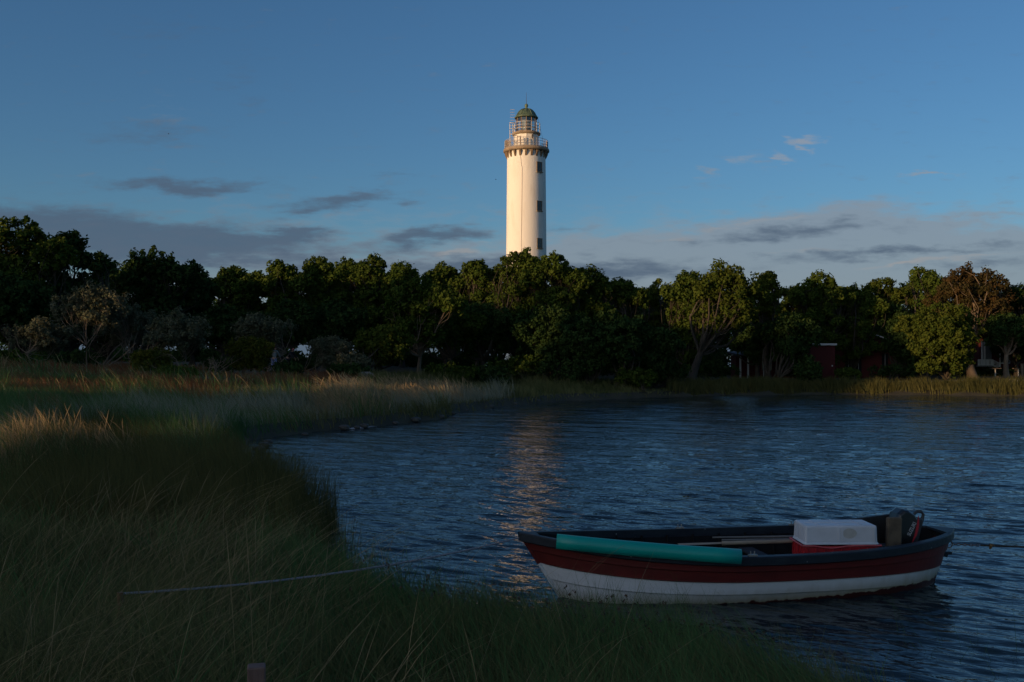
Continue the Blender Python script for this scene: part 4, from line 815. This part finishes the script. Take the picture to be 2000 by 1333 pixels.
    tmp = bpy.data.objects.new('tmp', tx); COL.objects.link(tmp); dg = bpy.context.evaluated_depsgraph_get(); me = bpy.data.meshes.new_from_object(tmp.evaluated_get(dg)); bpy.data.objects.remove(tmp)
    lt = link('lettering', me, e, mat('white_letter', (.42, .42, .42), rough=.5)); me.materials.clear(); me.materials.append(bpy.data.materials['white_letter'])
    ANG = R(77); lt.matrix_local = Matrix.Translation((.055, -.1445, -.012)) @ Matrix.Rotation(R(90), 4, 'X') @ Matrix.Rotation(ANG, 4, 'Z') @ Matrix.Scale(.80, 4, Vector((1, 0, 0)))
    arc = MB(); vs = []
    for i in range(13):
        t = i / 12; zc = -.175 + .34 * t; xc = .060 + .040 * math.sin(math.pi * (t * .75 + .25)) + .03 * t; wd = .014 * math.sin(math.pi * min(max(t, .05), .97)) + .003
        vs += [(xc - wd + .01, -.1425, zc), (xc + wd + .01, -.1425, zc)]
    arc.add(vs, [(2 * i, 2 * i + 1, 2 * i + 3, 2 * i + 2) for i in range(12)]); arc.build('red_stripe', mat('red_decal', (.40, .02, .03), rough=.4), e)
build_cargo()

def build_ropes():
    rp = mat('pale_rope', (.36, .36, .39), (.24, .24, .27), 60, .9, .5, stretch=(1, 1, 1)); rd = mat('brown_rope', (.025, .018, .012), (.05, .035, .022), 40, .9)
    def cat(P, Q, sag, n, name, lb, m, r, c='rope', twist=True):
        pts = [P + (Q - P) * t + Vector((0, 0, -4 * sag * t * (1 - t))) for t in [i / n for i in range(n + 1)]]; b = MB()
        if twist:
            d = (Q - P).normalized(); s = d.cross(Vector((0, 0, 1))).normalized(); u = s.cross(d)
            for k in range(3):
                b.tube([p + (s * math.cos(i * 1.1 + k * 2.094) + u * math.sin(i * 1.1 + k * 2.094)) * r * .55 for i, p in enumerate(pts)], r * .62, 4)
        else: b.tube(pts, r, 5)
        o = b.build(name, m, None); tag(o, lb, c); return o
    s = onboat(hx(-1, .72) - .01, 0, .72); Y = 8.7
    E = W(235, 1160, Y)
    cat(s, E, .10, 320, 'mooring_rope', 'pale twisted rope running from the bow through the grass to the bank', rp, .0105)
    m = MB(); m.tube([(0, 0, -.9), (0, 0, .012)], [.03, .028], 8); o = m.build('mooring_stake', M_rust, None); o.location = E; tag(o, 'short iron stake in the grass holding the pale bow rope', 'stake')
    s2 = onboat(hx(1, .45) + .10, 0, .45); E2 = W(2260, 1080, 12.9)
    # chain from the ring, then line
    c = thing('mooring_chain', s2, 'rusty chain hooked to the ring at the stern', 'chain'); d = (E2 - s2).normalized()
    q = d.to_track_quat('X', 'Z'); c.rotation_mode = 'QUATERNION'; c.rotation_quaternion = q
    for i in range(9):
        b = MB(); rr = .016; L_ = .022
        pts = [(i * .042 + (L_ if math.cos(a) > 0 else -L_) * .5 + math.cos(a) * rr * .8, math.sin(a) * rr * (.8 if i % 2 else 0), math.sin(a) * rr * (0 if i % 2 else .8)) for a in [2 * math.pi * k / 10 for k in range(11)]]
        b.tube(pts, .0045, 4, cap=False); b.build('link', M_rust, c)
    s3 = s2 + d * .38; cat(s3, Vector((9.6, 13.2, .30)), .03, 60, 'stern_line', 'thin brown line stretching right from the stern chain', rd, .011, twist=False)
    pm = MB(); pm.tube([(9.6, 13.2, -1.5), (9.6, 13.2, .6)], [.06, .055], 10); tag(pm.build('mooring_pole', M_bark, None), 'mooring pole in the water past the right edge holding the stern line', 'pole')
    rs = np.random.RandomState(2); p = s2 + d * .52; V, Q = leaves(rs, np.array([p]), np.array([.035]), 40, .018); tag(fast_mesh('seaweed', V, Q, mat('seaweed', (.12, .075, .03), (.18, .11, .04), 30)), 'small brown tuft of seaweed hanging on the stern line', 'seaweed')
    # post at the bottom edge
    Y = 4.6; x = gx(501, Y); zt = zz(1300, Y); zb = gz(x, Y) - .15; h = zt - zb; b = MB(); b.rbox((0, 0, h / 2), (.082, .082, h), .008); o = b.build('post', mat('stained_post', (.13, .075, .06), (.18, .11, .09), 8, .8, .3, stretch=(4, 4, .5)), None); o.location = (x, Y, zb); o.rotation_euler = (0, 0, .25)
    tag(o, 'square reddish wooden post in the grass at the bottom edge', 'post')
build_ropes()

# ------------------------------------------------------------------ houses, posts and small things on the far shore
def build_houses():
    red = mat('falu_red_boards', (.085, .009, .008), (.060, .007, .006), 3, .85, .3, stretch=(8, 8, .4)); white = mat('white_trim', (.55, .55, .53), (.48, .48, .46), 3, .7); roof = mat('dark_roof', (.020, .021, .025), (.035, .035, .04), 3, .8); dk = mat('dark_glass', (.012, .014, .018), rough=.15)
    # 1 shed with white posts
    Y = 90; x0, x1 = gx(1440, Y), gx(1560, Y); zb = gz(gx(1480, Y), Y) - .1; H = zz(694, Y) - zb; rt = thing('shed', ((x0 + x1) / 2, Y, zb), 'dark red shed with a porch of thin white posts under the trees', 'shed'); w = x1 - x0
    MB().box((0, 1.6, H / 2), (w, 2.2, H)).build('wall', red, rt); MB().box((0, .9, H + .12), (w + .6, 4.2, .18), rx=R(4)).build('roof', roof, rt)
    for px in (1443, 1458, 1474, 1489): MB().box((gx(px, Y) - (x0 + x1) / 2, -.6, H / 2), (.14, .14, H)).build('post', white, rt)
    MB().box((0, .46, H - .9), (.9, .06, 1)).build('window', dk, rt)
    # small red box shed
    Y = 86; x0, x1 = gx(1583, Y), gx(1631, Y); zb = gz(x0, Y) - .1; H = zz(674, Y) - zb; w = x1 - x0; rt = thing('shed', ((x0 + x1) / 2, Y, zb), 'small flat-roofed dark red shed with a white roof edge', 'shed')
    MB().box((0, 1.2, H / 2), (w, 2.4, H)).build('wall', red, rt); MB().box((0, 1.2, H + .05), (w + .2, 2.7, .10)).build('roof', roof, rt); MB().box((0, -.17, H + .04), (w + .22, .05, .17)).build('fascia', white, rt); MB().box((w / 2 - .25, -.02, H * .45), (.10, .05, .12)).build('latch', white, rt)
    # low house with gable
    Y = 90; x0, x1 = gx(1630, Y), gx(1770, Y); zb = gz(x0, Y) - .1; e = zz(679, Y) - zb; rdg = zz(654, Y) - zb; w = x1 - x0; rt = thing('house', ((x0 + x1) / 2, Y, zb), 'low dark red house with a pale-edged gable right of the small shed', 'house')
    MB().add([(-w / 2, 0, 0), (w / 2, 0, 0), (w / 2, 0, e), (0, 0, rdg), (-w / 2, 0, e), (-w / 2, 6, 0), (w / 2, 6, 0), (w / 2, 6, e), (0, 6, rdg), (-w / 2, 6, e)], [(0, 1, 2, 3, 4), (9, 8, 7, 6, 5), (0, 4, 9, 5), (1, 6, 7, 2)]).build('wall', red, rt)
    r_ = MB(); bb = MB(); sl = math.atan2(rdg - e, w / 2); ln = math.hypot(rdg - e, w / 2) + .3
    for s in (-1, 1):
        r_.box((s * (w / 4 + .1), 3, (e + rdg) / 2 + .08), (ln, 6.6, .1), ry=s * sl); bb.box((s * (w / 4 + .1), -.33, (e + rdg) / 2 + .07), (ln, .04, .09), ry=s * sl)
    r_.build('roof', roof, rt); bb.build('bargeboard', white, rt)
    for x in (-2.0, -1.1, 1.3): f = MB().box((x, -.03, e * .5), (.55, .05, e * .6)).build('window', dk, rt); MB().box((x, -.07, e * .5), (.06, .03, e * .6)).build('mullion', mat('muted_trim', (.2, .2, .2)), f)
    # right house with white porch
    Y = 94; xa, xb = gx(1915, Y), gx(2090, Y); zb = gz(xa, Y) - .1; H = 3.4; w = xb - xa; cx = (xa + xb) / 2; rt = thing('house', (cx, Y, zb), 'red house with a white veranda rail and steps near the right edge', 'house')
    MB().box((0, 3.2, H / 2 + .3), (w, 6, H)).build('wall', red, rt)
    MB().add([(-w / 2 - .3, -.1, H + .2), (w / 2 + .3, -.1, H + .2), (w / 2 + .3, 3.2, H + 2.2), (-w / 2 - .3, 3.2, H + 2.2), (w / 2 + .3, 6.5, H + .2), (-w / 2 - .3, 6.5, H + .2)], [(0, 1, 2, 3), (3, 2, 4, 5), (0, 5, 4, 1), (0, 3, 5), (1, 4, 2)]).build('roof', roof, rt)
    def lx(px): return gx(px, Y - 1.2) - cx
    yf = -1.2; zf = zz(714, Y - 1.2) - zb; zt = zz(703, Y - 1.2) - zb
    MB().box(((lx(1908) + lx(1938)) / 2, yf + .7, zf - .08), (lx(1938) - lx(1908), 1.5, .12)).build('porch_floor', mat('grey_deck', (.12, .12, .11)), rt)
    p = MB(); p.box(((lx(1911) + lx(1938)) / 2, yf, zt), (lx(1938) - lx(1911), .07, .07)); p.box(((lx(1911) + lx(1938)) / 2, yf, zf + .05), (lx(1938) - lx(1911), .06, .06))
    n = 12
    for i in range(n + 1): p.box((lx(1911) + (lx(1938) - lx(1911)) * i / n, yf, (zt + zf) / 2), (.06 if i % 4 else .12, .04, zt - zf + .06))
    x0, x1 = lx(1938), lx(1953); z1, z2 = zt - .35 * (x1 - x0) * 1.4, zf - .35 * (x1 - x0) * 1.4
    p.tube([(x0, yf, zt), (x1, yf, z1)], .04, 4); p.tube([(x0, yf, zf), (x1, yf, z2)], .035, 4)
    for i in range(1, 7): t = i / 6; x = x0 + (x1 - x0) * t; p.box((x, yf, (zt + zf) / 2 - (zt - z1) * t), (.06 if i < 6 else .13, .04, zt - zf + (.0 if i < 6 else .25)))
    p.build('railing', white, rt)
    st = MB()
    for i in range(5): t = (i + .5) / 5; st.box((x0 + (x1 - x0) * t, yf + .7, zf * (1 - t) * .95), (.28, 1.2, .06))
    st.build('steps', mat('step_board', (.16, .15, .14)), rt)
    for px in (1923, 1928): MB().box((lx(px), yf + .5, (zt + zf) / 2 + .9), (.12, .12, 2.3)).build('porch_post', white, rt)
    MB().box(((lx(1932) + lx(1950)) / 2, yf + 1.3, 2.4), (lx(1950) - lx(1932), .06, 2.0)).build('porch_wall', mat('grey_panel', (.13, .15, .15), (.17, .18, .18), 3, .8), rt)
    f = MB(); f.box((lx(1976), .12, zz(700, Y) - zb), (1.0, .10, 1.05)); fo = f.build('window', white, rt); MB().box((lx(1976), .05, zz(700, Y) - zb), (.8, .05, .85)).build('pane', dk, fo)
    # red shed seen between the trunks beyond
    Y = 112; x = gx(765, Y); zb = gz(x, Y); rt = thing('shed', (x, Y, zb), 'sunlit red shed glimpsed between dark trunks left of the tower', 'shed'); MB().box((0, 2, 1.0), (4.2, 3, 2.0)).build('wall', red, rt); MB().box((0, 2, 2.1), (4.6, 3.5, .12), rx=R(8)).build('roof', roof, rt)
    # garden tables, short post, path
    tm = mat('table_board', (.16, .12, .10), (.2, .15, .12), 5, .8)
    for px, lb in ((1944, 'small garden table on one white leg below the veranda steps'), (1989, 'small garden table on one white leg at the right edge')):
        Y = 90; x = gx(px, Y); zb = gz(x, Y); t = thing('garden_table', (x, Y, zb), lb, 'table', 'garden tables by the right house'); MB().box((0, 0, .78), (.75, .75, .05)).build('table_top', tm, t); MB().tube([(0, 0, 0), (0, 0, .75)], .055, 8).build('leg', white, t); MB().box((0, 0, .02), (.4, .4, .05)).build('base', tm, t)
    Y = 88; x = gx(1996, Y); zb = gz(x, Y); o = MB().rbox((0, 0, .65), (.2, .2, 1.35), .02).build('post', mat('grey_brown_post', (.14, .10, .07), (.2, .15, .1), 5, .8), None); o.location = (x, Y, zb - .05); tag(o, 'stout wooden post beside the garden table at the right edge', 'post')
    # path: thin sheet over the ground
    xs = np.linspace(22, 60, 60); V = []; 
    for x in xs:
        yc = 84.0 - .02 * (x - 22); 
        for dy in (-.9, -.3, .3, .9): V.append((x, yc + dy, 0))
    V = np.array(V); V[:, 2] = ground(V[:, 0], V[:, 1]) + .03; i = np.arange(len(V)).reshape(-1, 4); Q = np.stack([i[:-1, :-1], i[1:, :-1], i[1:, 1:], i[:-1, 1:]], -1).reshape(-1, 4)
    tag(fast_mesh('path', V, Q, mat('gravel_path', (.20, .15, .12), (.26, .2, .16), 3, .95), smooth=True), kind='structure')
    # pale stone block, boulder
    def rock(name, x, y, sx, sy, sz, m, lb, seed, n=2, pw=.55):
        rs = np.random.RandomState(seed); rt = MB()
        import bmesh
        bm = bmesh.new()
        for k in range(n):
            r_ = bmesh.ops.create_icosphere(bm, subdivisions=3, radius=1); cx = (k - (n - 1) / 2) * 1.15 * (1 if n > 1 else 0); s = 1.0 if k else (.62 if n > 1 else 1)
            for v in r_['verts']:
                c = v.co.copy(); c = Vector([math.copysign(abs(t) ** pw, t) for t in c]); c *= 1 + .10 * (rs.rand() - .5); f = 1 - .18 * (vnoise(c.x * 3 + k * 9, c.z * 3 + c.y * 2, .8)); v.co = Vector((c.x * sx * s * f + cx * sx, c.y * sy * f, c.z * sz * s * f + sz * s * .8))
        me = bpy.data.meshes.new(name); bm.to_mesh(me); bm.free(); o = link(name, me, None, m); o.location = (x, y, gz(x, y) - .05); tag(o, lb, 'rock')
    rock('stone_block', gx(1973, 79), 79, .38, .4, .33, mat('pale_limestone', (.42, .36, .30), (.52, .45, .38), 5, .9, .5), 'pale pink-lit limestone block on the right bank', 3)
    rock('boulder', gx(714, 64), 64, .55, .4, .42, mat('grey_boulder', (.22, .20, .18), (.32, .27, .22), 3, .9, .5), 'grey-brown boulder in the grass left of the pale-branched oak', 8, 1)
    dm = mat('wet_stone', (.035, .033, .030), (.08, .075, .065), 4, .6, .4)
    for i, (x, y) in enumerate([(-7.0, 26.0), (-7.5, 29.5), (-7.9, 32.2), (-7.4, 35.6), (-6.5, 38.6), (-5.9, 39.8), (-4.9, 41.8), (-4.2, 43.4), (-3.3, 46.0), (-2.9, 49.0), (-2.4, 52.4), (-1.2, 55.6), (0.2, 59.2), (-6.1, 39.2), (1.6, 62.6), (-7.7, 31.0)]):
        rr = .09 + .10 * ((i * 37) % 10) / 10; rock('stone', x, y, rr * 1.4, rr, rr * .7, dm, 'small dark wet stone lying at the water edge of the left bank', 50 + i, 1, .9)
        o = COL.objects[-1]; o.location.z = .02; o['group'] = 'stones along the left water edge'
    # foam where the ripples reach the bank
    rs = np.random.RandomState(4); V = []; Q = []
    for px, py, L_ in ((1032, 784, .9), (1045, 782, 1.0), (1058, 783, .7), (1150, 779.5, .7), (1170, 778.8, .8), (1190, 778, .7), (1100, 781, .5), (1215, 777.5, .4), (1275, 775.5, .5), (1330, 774, .5), (705, 835, .3), (760, 825, .35), (838, 815, .3)):
        Y0 = CAMH * F / (py - HY); x0 = gx(px, Y0)
        for _ in range(7):
            cx, cy = x0 + rs.randn() * L_ * .4, Y0 + rs.randn() * .35; a = rs.rand(8); rr = .10 + .16 * rs.rand(); b = len(V)
            V.append((cx, cy, .055))
            for k in range(8): t = k * math.pi / 4; V.append((cx + math.cos(t) * rr * (1.3 + .8 * a[k]) * 1.2, cy + math.sin(t) * rr * (.5 + .4 * a[k]), .012))
            Q += [(b, b + 1 + k, b + 1 + (k + 1) % 8) for k in range(8)]
    tag(fast_mesh('foam', np.array(V), np.array(Q), mat('foam', (.34, .37, .40), rough=.8), smooth=True), 'broken streaks of pale foam along the foot of the far bank', 'foam', kind='stuff')
build_houses()

# ------------------------------------------------------------------ people and birds
def skinned(name, J, E, mt, parent, sub=2):
    me = bpy.data.meshes.new(name); me.from_pydata([j[:3] for j in J], E, []); o = link(name, me, parent, mt)
    md = o.modifiers.new('skin', 'SKIN'); md.use_smooth_shade = True; sv_ = me.skin_vertices[0].data if me.skin_vertices else None
    if sv_ is None:
        me.attributes; bpy.context.view_layer.objects.active = o; sv_ = me.skin_vertices[0].data
    for i, j in enumerate(J): sv_[i].radius = (j[3], j[4] if len(j) > 4 else j[3]); sv_[i].use_root = (i == 0)
    s = o.modifiers.new('sub', 'SUBSURF'); s.levels = sub; s.render_levels = sub; return o
def head_obj(parent, c, skin, hair, tilt=0, hairr=1.0):
    b = MB(); prof = [(.001, -.115), (.035, -.11), (.055, -.085), (.07, -.04), (.078, .0), (.08, .04), (.07, .085), (.045, .11), (.001, .12)]
    b.lathe(prof, 16, cap=False); b.add([(-.012, -.075, -.02), (.012, -.075, -.02), (0, -.078, .02), (0, -.10, -.015)], [(0, 1, 3), (1, 2, 3), (2, 0, 3)])
    for s in (-1, 1): b.box((s * .08, .01, 0), (.015, .035, .05))
    o = b.build('head', skin, parent); o.location = c; o.rotation_euler = (tilt, 0, 0)
    f = MB()
    for s in (-1, 1): f.lathe([(.001, -.008), (.008, 0), (.001, .008)], 8, c=(s * .028, -.070, .012), cap=False)
    f.box((0, -.070, -.052), (.04, .008, .008)); f.build('face', mat('eye_lip', (.05, .02, .02)), o)
    h = MB(); h.lathe([(.083 * hairr, .0), (.09 * hairr, .04), (.08 * hairr, .09), (.05, .125), (.001, .135)], 16, c=(0, .014, 0)); h.build('hair', hair, o)
    return o
def hand(parent, c, skin, dirx=1):
    c = Vector(c); J = [(c.x, c.y, c.z, .03, .015), (c.x, c.y, c.z - .06, .035, .014)]; E = [(0, 1)]
    for k, (dx, l) in enumerate(((-.03, .055), (-.011, .065), (.009, .06), (.028, .048))):
        J += [(c.x + dx, c.y, c.z - .085, .009), (c.x + dx, c.y - .012, c.z - .09 - l, .008)]; E += [(1, 2 + 2 * k), (2 + 2 * k, 3 + 2 * k)]
    J += [(c.x - .045 * dirx, c.y - .01, c.z - .04, .01), (c.x - .055 * dirx, c.y - .02, c.z - .085, .009)]; E += [(0, 10), (10, 11)]
    return skinned('hand', J, E, skin, parent, 1)
def build_people():
    skin = mat('skin', (.42, .24, .17), rough=.6); hr = mat('dark_hair', (.05, .03, .02), rough=.7)
    def person(px, Y, label, top, legs, lean, capm, face, scale=1.0, stoop=0):
        x = gx(px, Y); zb = gz(x, Y); rt = thing('person', (x, Y, zb), label, 'person', rz=face); rt.scale = (scale,) * 3
        # coordinates: +x side, -y front; stoop leans the torso forward
        def T(z, off=0): s = max(0, z - .92); return (off, -s * math.sin(stoop) * 1.0, .92 + s * math.cos(stoop))
        hip, waist, chest, neck, hd = T(.95), T(1.08), T(1.32), T(1.46), T(1.60)
        J = [(*hip, .15, .11), (*waist, .13, .10), (*chest, .17, .115), (*T(1.42), .10, .08), (*neck, .052, .055), (*T(1.53), .05, .05)]; E = [(0, 1), (1, 2), (2, 3), (3, 4), (4, 5)]
        ends = []
        for s in (-1, 1):
            sh = T(1.40, s * .19); el = (s * .25, sh[1] - .10 - .2 * stoop, sh[2] - .27); wr = (s * .20, el[1] - .20, el[2] - .13); b = len(J)
            J += [(*sh, .065, .06), (*el, .045, .042), (*wr, .034, .03)]; E += [(3, b), (b, b + 1), (b + 1, b + 2)]; ends.append(wr)
        for s in (-1, 1):
            b = len(J); J += [(s * .10, .0, .86, .095, .09), (s * .11, -.03 + .04 * s, .48, .062, .065), (s * .11, .02 + .08 * s, .09, .042, .045), (s * .12, -.12 + .08 * s, .03, .04, .028)]; E += [(0, b), (b, b + 1), (b + 1, b + 2), (b + 2, b + 3)]
        body = skinned('body', J, E, skin, rt)
        # clothing: slightly larger skinned shells
        tj = [(*hip, .165, .13), (*waist, .15, .12), (*chest, .19, .135), (*T(1.43), .115, .095)]; te = [(0, 1), (1, 2), (2, 3)]
        for s, wr in zip((-1, 1), ends):
            sh = T(1.40, s * .19); b = len(tj); e2 = (s * .25, sh[1] - .10 - .2 * stoop, sh[2] - .27); w2 = tuple(e2[i] + (wr[i] - e2[i]) * .85 for i in range(3)); tj += [(*sh, .08, .075), (*e2, .06, .055), (*w2, .045, .042)]; te += [(3, b), (b, b + 1), (b + 1, b + 2)]
        skinned('top', tj, te, top, rt)
        lj = [(*T(.98), .165, .135)]; le = []
        for s in (-1, 1):
            b = len(lj); lj += [(s * .10, .0, .84, .115, .11), (s * .11, -.03 + .04 * s, .48, .085, .085), (s * .11, .02 + .08 * s, .12, .07, .07)]; le += [(0, b), (b, b + 1), (b + 1, b + 2)]
        skinned('trousers', lj, le, legs, rt)
        head_obj(rt, Vector(T(1.62)) + Vector((0, -.02, 0)), skin, capm or hr, tilt=stoop * .8)
        for s, wr in zip((-1, 1), ends): hand(rt, (wr[0], wr[1] - .03, wr[2] - .02), skin, s)
        return rt
    person(535, 66, 'person in a grey-green top and pale blue trousers standing by the olive bush', mat('grey_green_cloth', (.16, .19, .19), rough=.9), mat('pale_blue_cloth', (.22, .25, .42), rough=.9), 0, mat('maroon_hair', (.10, .02, .03)), R(160), .98, R(14))
    person(562, 70, 'person in dark clothes with a pinkish cap stooping beside the other walker', mat('black_cloth', (.012, .013, .018), rough=.9), mat('navy_cloth', (.015, .017, .03), rough=.9), 0, mat('pink_cap', (.45, .10, .10)), R(70), .98, R(38))
    bd = mat('dark_feathers', (.03, .03, .03))
    for px, py, Y, s, lb in ((329, 262, 90, .5, 'tiny dark bird flying high over the left trees'), (968, 351, 95, .5, 'tiny dark bird flying left of the white tower'), (808, 516, 80, .55, 'tiny dark bird just above the level tree row')):
        p = W(px, py, Y); b = MB(); b.tube([(-.13, 0, 0), (-.08, 0, .01), (0, 0, 0), (.08, 0, 0), (.2, 0, 0)], [.01, .035, .045, .03, .01], 6)
        for q in (-1, 1): b.add([(-.05, 0, .02), (.06, 0, .02), (.05, q * .18, .08), (-.02, q * .18, .09), (.10, q * .36, .03), (-.05, 0, .01), (.06, 0, .01), (.05, q * .18, .07), (-.02, q * .18, .08)], [(0, 1, 2, 3), (3, 2, 4), (8, 7, 6, 5), (4, 7, 8)])
        o = b.build('bird', bd, None); o.location = p; o.scale = (s,) * 3; o.rotation_euler = (0, 0, .5); tag(o, lb, 'bird', 'birds in the sky')
build_people()
